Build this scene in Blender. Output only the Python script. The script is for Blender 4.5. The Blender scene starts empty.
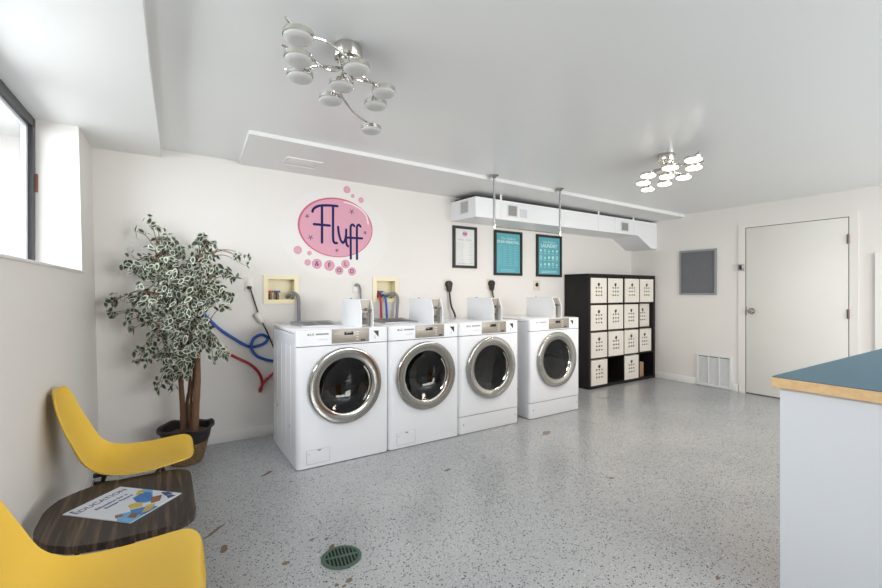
import bpy, bmesh, math, random
from mathutils import Vector, Matrix
PI = math.pi
sc = bpy.context.scene
C = sc.collection
rnd = random.Random(7)

# ------------------------------------------------------------------ camera
F, A, Y0, HC = 432.0, 0.57337, 291.69, 1.2545      # focal length in px, yaw, horizon row, eye height
cd = bpy.data.cameras.new('camera'); cam = bpy.data.objects.new('camera', cd); C.objects.link(cam)
cam.location = (0, 0, HC); cam.rotation_euler = (PI/2, 0, -A)
cd.sensor_width = 36; cd.lens = F/882*36; cd.shift_y = (Y0-294)/882; cd.clip_start = .02
sc.camera = cam

def ray(px, py):
    u = (px-441)/F; v = (Y0-py)/F
    return Vector((math.sin(A)+u*math.cos(A), math.cos(A)-u*math.sin(A), v))
def at(px, py, x=None, y=None, z=None, d=None):     # a measured direction met with a real plane of the room
    r = ray(px, py)
    t = d if d is not None else (x/r.x if x is not None else (y/r.y if y is not None else (z-HC)/r.z))
    return r*t+Vector((0, 0, HC))

# ------------------------------------------------------------------ materials
def hexc(r, g, b):
    f = lambda c: c/12.92 if c <= .04045 else ((c+.055)/1.055)**2.4
    return (f(r/255), f(g/255), f(b/255), 1)
def pm(name, col, rough=.5, metal=0, bump=0, bscale=60, var=0, vscale=3, spec=.5, coat=0, emit=None, estr=0, trans=0, sub=0):
    m = bpy.data.materials.new(name); m.use_nodes = True
    nt = m.node_tree; N = nt.nodes; L = nt.links; b = N['Principled BSDF']
    b.inputs['Base Color'].default_value = col; b.inputs['Roughness'].default_value = rough
    b.inputs['Metallic'].default_value = metal; b.inputs['Specular IOR Level'].default_value = spec
    b.inputs['Coat Weight'].default_value = coat; b.inputs['Transmission Weight'].default_value = trans
    if sub: b.inputs['Subsurface Weight'].default_value = sub
    if emit: b.inputs['Emission Color'].default_value = emit; b.inputs['Emission Strength'].default_value = estr
    tc = N.new('ShaderNodeTexCoord')
    if var:
        n = N.new('ShaderNodeTexNoise'); n.inputs['Scale'].default_value = vscale; n.inputs['Detail'].default_value = 4
        L.new(tc.outputs['Object'], n.inputs['Vector'])
        mp = N.new('ShaderNodeMapRange'); mp.inputs['To Min'].default_value = 1-var; mp.inputs['To Max'].default_value = 1+var
        L.new(n.outputs['Fac'], mp.inputs['Value'])
        mx = N.new('ShaderNodeVectorMath'); mx.operation = 'SCALE'; mx.inputs[0].default_value = col[:3]
        L.new(mp.outputs['Result'], mx.inputs['Scale']); L.new(mx.outputs['Vector'], b.inputs['Base Color'])
    if bump:
        n = N.new('ShaderNodeTexNoise'); n.inputs['Scale'].default_value = bscale; n.inputs['Detail'].default_value = 3
        L.new(tc.outputs['Object'], n.inputs['Vector'])
        bp = N.new('ShaderNodeBump'); bp.inputs['Strength'].default_value = bump; bp.inputs['Distance'].default_value = .004
        L.new(n.outputs['Fac'], bp.inputs['Height']); L.new(bp.outputs['Normal'], b.inputs['Normal'])
    return m
M = {}
M['wall'] = pm('wall_paint', hexc(229, 225, 221), .6, bump=.25, bscale=35, var=.015, vscale=1.2)
M['ceiling'] = pm('ceiling_paint', hexc(234, 235, 235), .3, bump=.12, bscale=9, var=.02, vscale=.9, spec=.5)
M['bulk'] = pm('soffit_paint', hexc(233, 233, 232), .45, bump=.12, bscale=14)
M['base'] = pm('baseboard_paint', hexc(232, 230, 228), .4, bump=.1)
M['door'] = pm('door_paint', hexc(226, 224, 219), .45, var=.03, vscale=2.2, bump=.05)
M['gap'] = pm('door_gap', hexc(60, 56, 54), .8)
M['white_enamel'] = pm('white_enamel', hexc(236, 238, 243), .22, coat=.4, var=.005)
M['white_box'] = pm('white_powder_coat', hexc(240, 241, 243), .35, var=.005)
M['taupe'] = pm('taupe_panel', hexc(150, 143, 133), .4, metal=.3, var=.05, vscale=30)
M['black'] = pm('black_plastic', hexc(22, 22, 24), .35, var=.05)
M['screen'] = pm('display_glass', hexc(14, 14, 16), .1)
M['grey_print'] = pm('grey_print', hexc(140, 143, 150), .5)
M['chrome'] = pm('chrome', hexc(214, 212, 206), .07, metal=1, var=.01)
M['ring'] = pm('door_ring_chrome', hexc(176, 174, 168), .12, metal=1, var=.02)
M['nickel'] = pm('brushed_nickel', hexc(170, 166, 158), .25, metal=1, var=.03, vscale=20)
M['steel'] = pm('drum_steel', hexc(84, 82, 80), .38, metal=1, var=.12, vscale=26)
M['slide'] = pm('coin_slide_metal', hexc(112, 108, 102), .45, metal=.6)
M['gasket'] = pm('rubber_gasket', hexc(40, 40, 42), .5)
M['tray'] = pm('tray_grey', hexc(150, 152, 156), .35, metal=.5, var=.03, vscale=20)
M['yellow'] = pm('yellow_shell', hexc(236, 196, 72), .38, bump=.08, bscale=260, var=.02, vscale=4)
M['pot_black'] = pm('dark_rim', hexc(34, 30, 30), .5, bump=.8, bscale=60, var=.2, vscale=20)
M['bark'] = pm('bark', hexc(110, 80, 60), .8, bump=1, bscale=40, var=.3, vscale=30)
M['twig'] = pm('twig', hexc(110, 88, 70), .8, var=.15, vscale=20)
M['leaf'] = pm('leaf_green', hexc(50, 66, 54), .5, var=.35, vscale=40)
M['cream_leaf'] = pm('leaf_cream', hexc(188, 190, 172), .55, var=.1, vscale=30)
M['moss'] = pm('dried_moss', hexc(92, 70, 54), .9, bump=1.5, bscale=70, var=.4, vscale=50)
M['cream'] = pm('cream_plastic', hexc(236, 225, 190), .45, var=.02)
M['red'] = pm('red_rubber', hexc(176, 28, 44), .4, var=.08, vscale=15)
M['blue'] = pm('blue_rubber', hexc(24, 86, 176), .4, var=.08, vscale=15)
M['hose_grey'] = pm('grey_hose', hexc(128, 130, 136), .45, var=.06, vscale=30)
M['brass'] = pm('brass_valve', hexc(118, 88, 66), .5, metal=.3, var=.1, vscale=30)
M['outlet'] = pm('outlet_plate', hexc(226, 222, 214), .4, var=.01)
M['beige_outlet'] = pm('outlet_beige', hexc(218, 206, 190), .4, var=.01)
M['shelf'] = pm('black_brown_laminate', hexc(27, 24, 25), .5, var=.12, vscale=6, spec=.3)
M['bin'] = pm('bin_canvas', hexc(232, 226, 216), .8, bump=.3, bscale=240, var=.02)
M['hole'] = pm('bin_hole', hexc(56, 50, 48), .9, var=.1)
M['card'] = pm('brown_card', hexc(176, 138, 108), .8, var=.08, vscale=9)
M['felt'] = pm('grey_felt', hexc(112, 113, 118), .95, bump=1, bscale=220, var=.22, vscale=75)
M['alu'] = pm('aluminium', hexc(160, 162, 166), .35, metal=.7, var=.03)
M['grille'] = pm('grille_white', hexc(226, 227, 228), .4, var=.01)
M['grille_dark'] = pm('grille_recess', hexc(118, 120, 122), .8, var=.02)
M['vent_slot'] = pm('vent_slot', hexc(126, 124, 122), .7, var=.02)
M['patch'] = pm('grey_patch', hexc(214, 216, 220), .6, var=.02)
M['laminate'] = pm('teal_laminate', hexc(56, 98, 118), .5, var=.07, vscale=120)
M['counter'] = pm('counter_panel', hexc(232, 235, 242), .45, var=.008)
M['drain'] = pm('drain_green', hexc(72, 98, 84), .6, bump=.6, bscale=60, var=.15, vscale=30)
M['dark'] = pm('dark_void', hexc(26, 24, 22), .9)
M['pink'] = pm('pink_vinyl', hexc(220, 164, 182), .6, var=.015, vscale=8, spec=.2)
M['rose'] = pm('rose_vinyl', hexc(204, 96, 124), .5, var=.02)
M['blush'] = pm('blush_vinyl', hexc(240, 218, 224), .5, var=.01)
M['navy'] = pm('navy_vinyl', hexc(40, 38, 92), .6, var=.03, spec=.15)
M['decal'] = pm('decal_white', hexc(230, 227, 224), .5, var=.01)
M['frame'] = pm('black_frame', hexc(26, 24, 24), .4, var=.06)
M['paper'] = pm('poster_paper', hexc(222, 224, 222), .35, var=.01)
M['teal'] = pm('poster_teal', hexc(92, 168, 180), .35, var=.05, vscale=6)
M['print'] = pm('print_grey', hexc(179, 181, 183), .6)
M['print_teal'] = pm('print_pale', hexc(196, 226, 228), .5)
M['print_teal_dim'] = pm('print_pale_dim', hexc(128, 190, 200), .5)
M['alu_dark'] = pm('window_frame_dark', hexc(72, 72, 76), .45, metal=.4, var=.05)
M['vinyl'] = pm('window_vinyl', hexc(220, 222, 228), .4, var=.01)
M['stucco'] = pm('outside_stucco', hexc(218, 218, 218), .9, bump=.6, bscale=50, var=.02)
M['ground'] = pm('outside_concrete', hexc(170, 168, 164), .9, bump=.4, var=.05)
M['lens_off'] = pm('frosted_lens', hexc(196, 196, 194), .35, var=.005, sub=.0)
M['lens_on'] = pm('lit_lens', (1, .95, .86, 1), .4, emit=(1, .85, .60, 1), estr=5.5)
M['magazine'] = pm('magazine_paper', hexc(216, 222, 232), .3, var=.01)
M['mag_blue'] = pm('ink_blue', hexc(60, 120, 190), .3, var=.25, vscale=25)
M['mag_sky'] = pm('ink_sky', hexc(110, 170, 215), .3, var=.2, vscale=25)
M['mag_yellow'] = pm('ink_yellow', hexc(196, 176, 80), .3, var=.3, vscale=40)
M['mag_brown'] = pm('ink_brown', hexc(140, 96, 66), .3, var=.35, vscale=40)
M['ink'] = pm('ink_navy', hexc(60, 72, 120), .4)

def glass_mat(name, tint, ior=1.45, rough=.02):
    m = bpy.data.materials.new(name); m.use_nodes = True; nt = m.node_tree; N = nt.nodes; L = nt.links
    N.remove(N['Principled BSDF'])
    t = N.new('ShaderNodeBsdfTransparent'); t.inputs['Color'].default_value = tint
    g = N.new('ShaderNodeBsdfGlossy'); g.inputs['Roughness'].default_value = rough
    fr = N.new('ShaderNodeFresnel'); fr.inputs['IOR'].default_value = ior
    mx = N.new('ShaderNodeMixShader'); gm = N.new('ShaderNodeNewGeometry'); iv = N.new('ShaderNodeMath'); iv.operation = 'SUBTRACT'; iv.inputs[0].default_value = 1; L.new(gm.outputs['Backfacing'], iv.inputs[1])
    mu = N.new('ShaderNodeMath'); mu.operation = 'MULTIPLY'; L.new(fr.outputs[0], mu.inputs[0]); L.new(iv.outputs[0], mu.inputs[1]); L.new(mu.outputs[0], mx.inputs['Fac']); L.new(t.outputs[0], mx.inputs[1]); L.new(g.outputs[0], mx.inputs[2])
    L.new(mx.outputs[0], N['Material Output'].inputs['Surface']); return m
M['pane'] = glass_mat('window_glass', (.93, .95, .96, 1))
M['door_glass'] = glass_mat('smoked_glass', (.17, .165, .165, 1), 1.55)

def ramp_mat(name, build):
    m = bpy.data.materials.new(name); m.use_nodes = True
    build(m.node_tree.nodes, m.node_tree.links, m.node_tree.nodes['Principled BSDF']); return m
def floor_build(N, L, b):
    tc = N.new('ShaderNodeTexCoord')
    def vor(scale, size, key, lo):
        v = N.new('ShaderNodeTexVoronoi'); v.inputs['Scale'].default_value = scale
        L.new(tc.outputs['Object'], v.inputs['Vector'])
        s = N.new('ShaderNodeSeparateColor'); L.new(v.outputs['Color'], s.inputs[0])
        r = N.new('ShaderNodeMath'); r.operation = 'MULTIPLY'; r.inputs[1].default_value = size   # chips of several sizes
        L.new(s.outputs[2], r.inputs[0])
        a = N.new('ShaderNodeMath'); a.operation = 'LESS_THAN'; L.new(v.outputs['Distance'], a.inputs[0]); L.new(r.outputs[0], a.inputs[1])
        c = N.new('ShaderNodeMath'); c.operation = 'GREATER_THAN'; L.new(s.outputs[key], c.inputs[0]); c.inputs[1].default_value = lo
        p = N.new('ShaderNodeMath'); p.operation = 'MULTIPLY'; L.new(a.outputs[0], p.inputs[0]); L.new(c.outputs[0], p.inputs[1])
        return p.outputs[0]
    n = N.new('ShaderNodeTexNoise'); n.inputs['Scale'].default_value = 1.3; n.inputs['Detail'].default_value = 5
    L.new(tc.outputs['Object'], n.inputs['Vector'])
    cr = N.new('ShaderNodeValToRGB'); L.new(n.outputs['Fac'], cr.inputs['Fac'])
    cr.color_ramp.elements[0].position = .3; cr.color_ramp.elements[0].color = hexc(166, 169, 172)
    cr.color_ramp.elements[1].position = .7; cr.color_ramp.elements[1].color = hexc(179, 181, 183)
    col = cr.outputs[0]
    def over(col, fac, c):
        mx = N.new('ShaderNodeMix'); mx.data_type = 'RGBA'; L.new(fac, mx.inputs[0]); L.new(col, mx.inputs[6]); mx.inputs[7].default_value = c
        return mx.outputs[2]
    col = over(col, vor(105, .42, 0, .60), hexc(50, 52, 60))
    col = over(col, vor(150, .45, 1, .66), hexc(92, 94, 102))
    col = over(col, vor(130, .38, 0, .74), hexc(216, 217, 218))
    # worn chips down to brown concrete, each at its own spot
    wn = N.new('ShaderNodeTexNoise'); wn.inputs['Scale'].default_value = 34; L.new(tc.outputs['Object'], wn.inputs['Vector'])
    for (px, py, rx, ry, ang) in STAINS:
        p = at(px, py, z=0)
        mp = N.new('ShaderNodeMapping'); mp.vector_type = 'TEXTURE'
        mp.inputs['Location'].default_value = p; mp.inputs['Rotation'].default_value = (0, 0, ang); mp.inputs['Scale'].default_value = (rx, ry, 1)
        L.new(tc.outputs['Object'], mp.inputs['Vector'])
        ln = N.new('ShaderNodeVectorMath'); ln.operation = 'LENGTH'; L.new(mp.outputs[0], ln.inputs[0])
        ad = N.new('ShaderNodeMath'); ad.operation = 'MULTIPLY_ADD'; L.new(wn.outputs['Fac'], ad.inputs[0]); ad.inputs[1].default_value = 1.6; L.new(ln.outputs['Value'], ad.inputs[2])
        lt = N.new('ShaderNodeMath'); lt.operation = 'LESS_THAN'; L.new(ad.outputs[0], lt.inputs[0]); lt.inputs[1].default_value = 1.65
        col = over(col, lt.outputs[0], hexc(122, 104, 88))
    L.new(col, b.inputs['Base Color'])
    b.inputs['Roughness'].default_value = .23
    bn = N.new('ShaderNodeTexNoise'); bn.inputs['Scale'].default_value = 22; bn.inputs['Detail'].default_value = 3; L.new(tc.outputs['Object'], bn.inputs['Vector'])
    bp = N.new('ShaderNodeBump'); bp.inputs['Strength'].default_value = .05; bp.inputs['Distance'].default_value = .003
    L.new(bn.outputs['Fac'], bp.inputs['Height']); L.new(bp.outputs[0], b.inputs['Normal'])
STAINS = [(332, 546.5, .035, .014, .9), (349, 580, .022, .014, .6), (337, 585, .013, .010, .3), (344, 586, .013, .008, .3), (312, 539.5, .016, .009, .5), (326.5, 539, .014, .008, .9),
          (286, 563, .022, .016, .6), (268, 473, .06, .018, .7), (224, 549.5, .045, .018, 1.3), (546, 433, .08, .035, .4), (447, 470, .035, .015, .3), (610, 478, .03, .012, -.6),
          (605, 398, .07, .018, -.4), (215, 531, .11, .010, .8), (718, 578, .02, .012, .4)]
M['floor'] = ramp_mat('epoxy_flake_floor', floor_build)
def wood_build(c1, c2, c3, scale, rough, axis=0, stretch=(1, 1, 1)):
    def f(N, L, b):
        tc = N.new('ShaderNodeTexCoord'); mp = N.new('ShaderNodeMapping'); mp.inputs['Scale'].default_value = stretch
        L.new(tc.outputs['Object'], mp.inputs['Vector'])
        n = N.new('ShaderNodeTexNoise'); n.inputs['Scale'].default_value = scale; n.inputs['Detail'].default_value = 6; n.inputs['Roughness'].default_value = .65
        L.new(mp.outputs[0], n.inputs['Vector'])
        cr = N.new('ShaderNodeValToRGB'); L.new(n.outputs['Fac'], cr.inputs['Fac'])
        cr.color_ramp.elements[0].position = .32; cr.color_ramp.elements[0].color = c1
        cr.color_ramp.elements[1].position = .72; cr.color_ramp.elements[1].color = c3
        e = cr.color_ramp.elements.new(.5); e.color = c2
        L.new(cr.outputs[0], b.inputs['Base Color']); b.inputs['Roughness'].default_value = rough
    return f
M['walnut'] = ramp_mat('dark_zebra_wood', wood_build(hexc(30, 24, 23), hexc(50, 40, 36), hexc(120, 97, 78), 10, .38, stretch=(6, .22, 1)))
M['oak_edge'] = ramp_mat('oak_edge', wood_build(hexc(232, 190, 136), hexc(240, 202, 150), hexc(246, 212, 164), 3, .45, stretch=(1, 10, 16)))
M['panelling'] = ramp_mat('pine_panelling', wood_build(hexc(150, 92, 44), hexc(186, 124, 66), hexc(206, 146, 84), 4, .5, stretch=(6, 6, .5)))
def weave_build(N, L, b):
    tc = N.new('ShaderNodeTexCoord')
    w = N.new('ShaderNodeTexWave'); w.bands_direction = 'Z'; w.inputs['Scale'].default_value = 22; w.inputs['Distortion'].default_value = 3.5; w.inputs['Detail'].default_value = 2; w.inputs['Detail Scale'].default_value = 6
    L.new(tc.outputs['Object'], w.inputs['Vector'])
    cr = N.new('ShaderNodeValToRGB'); L.new(w.outputs['Fac'], cr.inputs['Fac'])
    cr.color_ramp.elements[0].color = hexc(78, 58, 38); cr.color_ramp.elements[1].color = hexc(160, 130, 90)
    L.new(cr.outputs[0], b.inputs['Base Color']); b.inputs['Roughness'].default_value = .8
    bp = N.new('ShaderNodeBump'); bp.inputs['Strength'].default_value = .8; bp.inputs['Distance'].default_value = .006
    L.new(w.outputs['Fac'], bp.inputs['Height']); L.new(bp.outputs[0], b.inputs['Normal'])
M['weave'] = ramp_mat('woven_seagrass', weave_build)

# ------------------------------------------------------------------ mesh builder
class MB:
    def __init__(s): s.bm = bmesh.new()
    def box(s, x0, x1, y0, y1, z0, z1, bev=0, seg=2, mi=0):
        vs = [s.bm.verts.new((x, y, z)) for x in (x0, x1) for y in (y0, y1) for z in (z0, z1)]
        fs = [(0, 1, 3, 2), (4, 6, 7, 5), (0, 4, 5, 1), (2, 3, 7, 6), (0, 2, 6, 4), (1, 5, 7, 3)]
        faces = [s.bm.faces.new([vs[i] for i in f]) for f in fs]
        for f in faces: f.material_index = mi
        if bev:
            es = list({e for f in faces for e in f.edges})
            bmesh.ops.bevel(s.bm, geom=es, offset=bev, segments=seg, profile=.5, affect='EDGES')
        return s
    def obox(s, c, hx, hy, hz, rot, bev=0):            # a turned box: centre, half sizes, rotation matrix
        b = MB().box(-hx, hx, -hy, hy, -hz, hz, bev); b.xf(Matrix.Translation(Vector(c)) @ rot.to_4x4()); s.add(b); return s
    def xf(s, m): bmesh.ops.transform(s.bm, matrix=m, verts=s.bm.verts[:]); return s
    def add(s, o):
        me = bpy.data.meshes.new('t'); o.bm.to_mesh(me); s.bm.from_mesh(me); bpy.data.meshes.remove(me); o.bm.free(); return s
    def prism(s, poly, axis, a0, a1, mi=0):            # poly in the two other axes, in order
        def P(u, v, w): return {'x': (w, u, v), 'y': (u, w, v), 'z': (u, v, w)}[axis]
        A_ = [s.bm.verts.new(P(u, v, a0)) for u, v in poly]; B_ = [s.bm.verts.new(P(u, v, a1)) for u, v in poly]
        n = len(poly); fs = [s.bm.faces.new(A_), s.bm.faces.new(B_[::-1])]
        for i in range(n): fs.append(s.bm.faces.new((A_[i], B_[i], B_[(i+1) % n], A_[(i+1) % n])))
        for f in fs: f.material_index = mi
        return s
    def plate(s, outer, holes, axis, a0, a1):          # a slab with holes through it
        def P(u, v, w): return {'x': (w, u, v), 'y': (u, w, v), 'z': (u, v, w)}[axis]
        b = bmesh.new(); es = []
        for loop in [outer]+holes:
            vs = [b.verts.new(P(u, v, a0)) for u, v in loop]
            es += [b.edges.new((vs[i], vs[(i+1) % len(vs)])) for i in range(len(vs))]
        r = bmesh.ops.triangle_fill(b, use_beauty=True, edges=es)
        fs = [g for g in r['geom'] if isinstance(g, bmesh.types.BMFace)]
        ex = bmesh.ops.extrude_face_region(b, geom=fs)
        d = Vector(P(0, 0, a1-a0))
        bmesh.ops.translate(b, vec=d, verts=[g for g in ex['geom'] if isinstance(g, bmesh.types.BMVert)])
        o = MB(); o.bm.free(); o.bm = b; s.add(o); return s
    def tube(s, pts, r, seg=10, caps=True, flat=None):
        pts = [Vector(p) for p in pts]; n = len(pts)
        rs = r if isinstance(r, (list, tuple)) else [r]*n
        T = [(pts[min(i+1, n-1)]-pts[max(i-1, 0)]).normalized() for i in range(n)]
        up = Vector((0, 0, 1)) if abs(T[0].z) < .9 else Vector((1, 0, 0))
        u = T[0].cross(up).normalized(); rings = []
        for i in range(n):
            u = (u-T[i]*u.dot(T[i])).normalized(); v = T[i].cross(u)
            rings.append([s.bm.verts.new(pts[i]+(u*math.cos(2*PI*k/seg)+v*math.sin(2*PI*k/seg))*rs[i]) for k in range(seg)])
        for a, b in zip(rings, rings[1:]):
            for k in range(seg): s.bm.faces.new((a[k], a[(k+1) % seg], b[(k+1) % seg], b[k]))
        if caps: s.bm.faces.new(rings[0][::-1]); s.bm.faces.new(rings[-1])
        return s
    def cyl(s, p0, p1, r, seg=20, r2=None): return s.tube([p0, p1], [r, r if r2 is None else r2], seg)
    def lathe(s, prof, c, axis='z', seg=40, sx=1, sy=1):   # prof: (radius, along axis)
        rings = []
        for r, h in prof:
            ring = []
            for k in range(seg):
                a = 2*PI*k/seg; u, v = r*math.cos(a)*sx, r*math.sin(a)*sy
                p = {'z': (u, v, h), 'y': (u, h, v), 'x': (h, u, v)}[axis]
                ring.append(s.bm.verts.new(Vector(p)+Vector(c)))
            rings.append(ring)
        for a, b in zip(rings, rings[1:]):
            for k in range(seg): s.bm.faces.new((a[k], a[(k+1) % seg], b[(k+1) % seg], b[k]))
        bmesh.ops.remove_doubles(s.bm, verts=s.bm.verts[:], dist=1e-6)
        return s
    def disc(s, c, r, axis, a0, a1, seg=28, rz=None):
        rz = rz or r
        i = {'x': (1, 2), 'y': (0, 2), 'z': (0, 1)}[axis]
        return s.prism([(c[i[0]]+r*math.cos(2*PI*k/seg), c[i[1]]+rz*math.sin(2*PI*k/seg)) for k in range(seg)], axis, a0, a1)
    def build(s, name, mats, parent=None, smooth=40, origin=None, face=None):
        if not isinstance(mats, (list, tuple)): mats = [mats]
        bmesh.ops.recalc_face_normals(s.bm, faces=s.bm.faces[:])
        if face:                                        # an open pane: its outside faces the room
            s.bm.normal_update()
            if sum(f.normal.y*f.calc_area() for f in s.bm.faces) > 0: bmesh.ops.reverse_faces(s.bm, faces=s.bm.faces[:])
        o_ = ROOT.get(parent, Vector((0, 0, 0))) if parent else (Vector(origin) if origin else Vector((0, 0, 0)))
        bmesh.ops.translate(s.bm, vec=-o_, verts=s.bm.verts[:])
        me = bpy.data.meshes.new(name); s.bm.to_mesh(me); s.bm.free()
        for m in mats: me.materials.append(m)
        for p in me.polygons: p.use_smooth = True
        me.set_sharp_from_angle(angle=math.radians(smooth))
        o = bpy.data.objects.new(name, me); C.objects.link(o)
        if parent: o.parent = parent; ROOT[o] = o_
        else: o.location = o_; ROOT[o] = o_
        return o
ROOT = {}
def thing(name, label, cat, loc, group=None):
    o = bpy.data.objects.new(name, None); C.objects.link(o); o.location = loc; o.empty_display_size = .1
    o['label'] = label; o['category'] = cat
    if group: o['group'] = group
    ROOT[o] = Vector(loc); return o
def tag(o, label, cat, group=None):
    o['label'] = label; o['category'] = cat
    if group: o['group'] = group
    return o
def struct(name, mb, mat, smooth=40):
    o = mb.build(name, mat, smooth=smooth); o['kind'] = 'structure'; return o
def text(mb, body, size, m, depth=.0006, align='CENTER', bold=0, shear=0):     # lettering as solid shapes
    cu = bpy.data.curves.new('lettering', 'FONT'); cu.body = body; cu.size = size; cu.align_x = align; cu.align_y = 'CENTER'
    cu.extrude = depth; cu.resolution_u = 3; cu.offset = bold; cu.shear = shear
    ob = bpy.data.objects.new('lettering', cu); C.objects.link(ob)
    dg = bpy.context.evaluated_depsgraph_get(); me = bpy.data.meshes.new_from_object(ob.evaluated_get(dg))
    me.transform(m); mb.bm.from_mesh(me); bpy.data.objects.remove(ob); bpy.data.meshes.remove(me); bpy.data.curves.remove(cu)
    return mb
def on_y(x, y, z): return Matrix.Translation((x, y, z)) @ Matrix.Rotation(PI/2, 4, 'X')       # facing -y
def on_x(x, y, z): return Matrix.Translation((x, y, z)) @ Matrix.Rotation(-PI/2, 4, 'Z') @ Matrix.Rotation(PI/2, 4, 'X')   # facing -x
def smoothline(pts, n=8):                               # Catmull-Rom through the points
    P = [Vector(p) for p in pts]; P = [P[0]*2-P[1]]+P+[P[-1]*2-P[-2]]; out = []
    for i in range(1, len(P)-2):
        a, b, c, d = P[i-1:i+3]
        for k in range(n):
            t = k/n; out.append(.5*((2*b)+(c-a)*t+(2*a-5*b+4*c-d)*t*t+(3*b-a-3*c+d)*t**3))
    out.append(P[-2]); return out
def rrect(x0, x1, y0, y1, r, n=6):
    rs = r if isinstance(r, (list, tuple)) else [r]*4
    out = []
    for (cx, cy, a, q) in ((x0+rs[0], y0+rs[0], PI, rs[0]), (x1-rs[1], y0+rs[1], 1.5*PI, rs[1]), (x1-rs[2], y1-rs[2], 0, rs[2]), (x0+rs[3], y1-rs[3], .5*PI, rs[3])):
        for k in range(n+1): t = a+.5*PI*k/n; out.append((cx+q*math.cos(t), cy+q*math.sin(t)))
    return out

# ------------------------------------------------------------------ the room
XL, XR, YB, YF = -.41, 6.085, 4.013, -2.4
def ceil_z(x): return 2.325+(XR-x)*.007
def lean(mb):                                           # the window wall leans out a little towards the top
    for v in mb.bm.verts: v.co.x += (1.25-v.co.z)*.0196-.032*(YB-v.co.y)
    return mb
struct('floor', MB().box(-1.0, XR+.2, YF-.2, YB+.2, -.1, 0), M['floor'])
m = MB().box(-1.0, XR+.2, YF-.2, YB+.2, 0, .1)
for v in m.bm.verts: v.co.z += ceil_z(v.co.x)
struct('ceiling', m, M['ceiling'])
BOXES = [(.742, 1.046, 1.145, 1.399), (1.775, 2.060, 1.145, 1.397)]
holes = [[(a+.012, c+.012), (b-.012, c+.012), (b-.012, d-.012), (a+.012, d-.012)] for a, b, c, d in BOXES]
struct('wall_back', MB().plate([(-.95, 0), (XR+.2, 0), (XR+.2, 2.5), (-.95, 2.5)], holes, 'y', YB, YB+.2), M['wall'])
WY0, WY1, WZ0, WZ1 = .9, 3.55, 1.375, 2.302
struct('wall_left', lean(MB().plate([(YF, 0), (YB+.1, 0), (YB+.1, 2.5), (YF, 2.5)], [[(WY0, WZ0), (WY1, WZ0), (WY1, 2.36), (WY0, 2.36)]], 'x', XL, XL-.25)), M['wall'])
struct('wall_right', MB().box(XR, XR+.2, YF-.2, YB+.2, 0, 2.5), M['wall'])
struct('wall_front', MB().plate([(-.95, 0), (XR+.2, 0), (XR+.2, 2.5), (-.95, 2.5)], [[(1.6, .7), (5.4, .7), (5.4, 2.15), (1.6, 2.15)]], 'y', YF, YF-.2), M['wall'])
# unseen storefront window added behind the viewer to bring in daylight
w = MB()
for x in (1.6, 2.85, 4.1, 5.35): w.box(x, x+.05, YF-.12, YF-.04, .7, 2.15)
w.box(1.6, 5.4, YF-.12, YF-.04, .7, .75); w.box(1.6, 5.4, YF-.12, YF-.04, 2.10, 2.15)
wf = struct('added_window_2', w, M['vinyl'])
MB().box(1.6, 5.4, YF-.09, YF-.085, .7, 2.15).build('pane', M['pane'], wf)
# dropped soffit along the window wall, and the shallow one over the machines
m = MB().prism([(-.98, YF), (-.16, YF), (-.060, 1.88), (-.048, 2.456), (-.003, YB), (-.98, YB)], 'z', 2.302, 2.42)
struct('trim_1', m, M['bulk'])
m = MB().prism([(.50, 3.20), (XR, 3.20), (XR, YB), (.55, YB)], 'z', 0, .12)
for v in m.bm.verts: v.co.z += (2.283+(XR-v.co.x)*.0095)
bulk = struct('trim_2', m, M['bulk'])
# baseboards
struct('baseboard_back', MB().box(XL, XR, YB-.017, YB, 0, .092, .003), M['base'])
m = MB(); m.box(XR-.012, XR, 3.04, YB-.012, 0, .088, .003); m.box(XR-.012, XR, 2.52, 2.60, 0, .088, .003); m.box(XR-.012, XR, YF, 1.42, 0, .088, .003)
struct('baseboard_right', m, M['base'])
struct('baseboard_left', lean(MB().box(XL, XL+.012, YF, YB-.012, 0, .088, .003)), M['base'])

# window in the left wall
xw = -.632
def skew(mb):
    for v in mb.bm.verts: v.co.x -= .032*(YB-v.co.y)
    return mb
m = MB()
for (a, b) in ((3.49, 3.548), (2.82, 2.90), (1.86, 1.94), (.90, .96)): m.box(xw-.05, xw, a, b, WZ0+.012, WZ1-.002, .003)
m.box(xw-.05, xw, .9, 3.548, 2.245, WZ1-.002, .003); m.box(xw-.05, xw, .9, 3.548, WZ0+.012, WZ0+.035, .003)
win = struct('window_1', skew(m), M['alu_dark'])
m = MB()
for a, b in ((2.905, 3.485), (1.945, 2.815), (.965, 1.855)):
    m.box(xw-.045, xw-.02, a, a+.028, WZ0+.036, 2.244, .002); m.box(xw-.045, xw-.02, b-.035, b, WZ0+.036, 2.244, .002)
    m.box(xw-.045, xw-.02, a, b, 2.222, 2.244, .002); m.box(xw-.045, xw-.02, a, b, WZ0+.036, WZ0+.05, .002)
skew(m).build('window_sash', M['vinyl'], win)
skew(MB().box(xw-.034, xw-.030, .97, 3.48, WZ0+.04, 2.24)).build('pane', M['pane'], win)
skew(MB().box(xw-.004, XL+.010, WY0, WY1-.001, WZ0-.002, WZ0+.011, .003)).build('window_sill', M['base'], win)
skew(MB().box(xw-.01, xw+.012, 3.535, 3.549, 1.86, 1.97, .002)).build('window_latch', pm('rust_brown', hexc(132, 84, 66), .6), win)
# outside the window
struct('wall_outside', MB().box(-4.2, -4.0, -1, 40, -.4, 6), M['stucco'])
struct('trim_3', MB().box(-4.3, -3.7, -1, 40, 6, 6.15), pm('outside_eave', hexc(150, 150, 150), .8))
struct('ground', MB().box(-4.0, -1.02, -1, 40, -.5, -.4), M['ground'])

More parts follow.
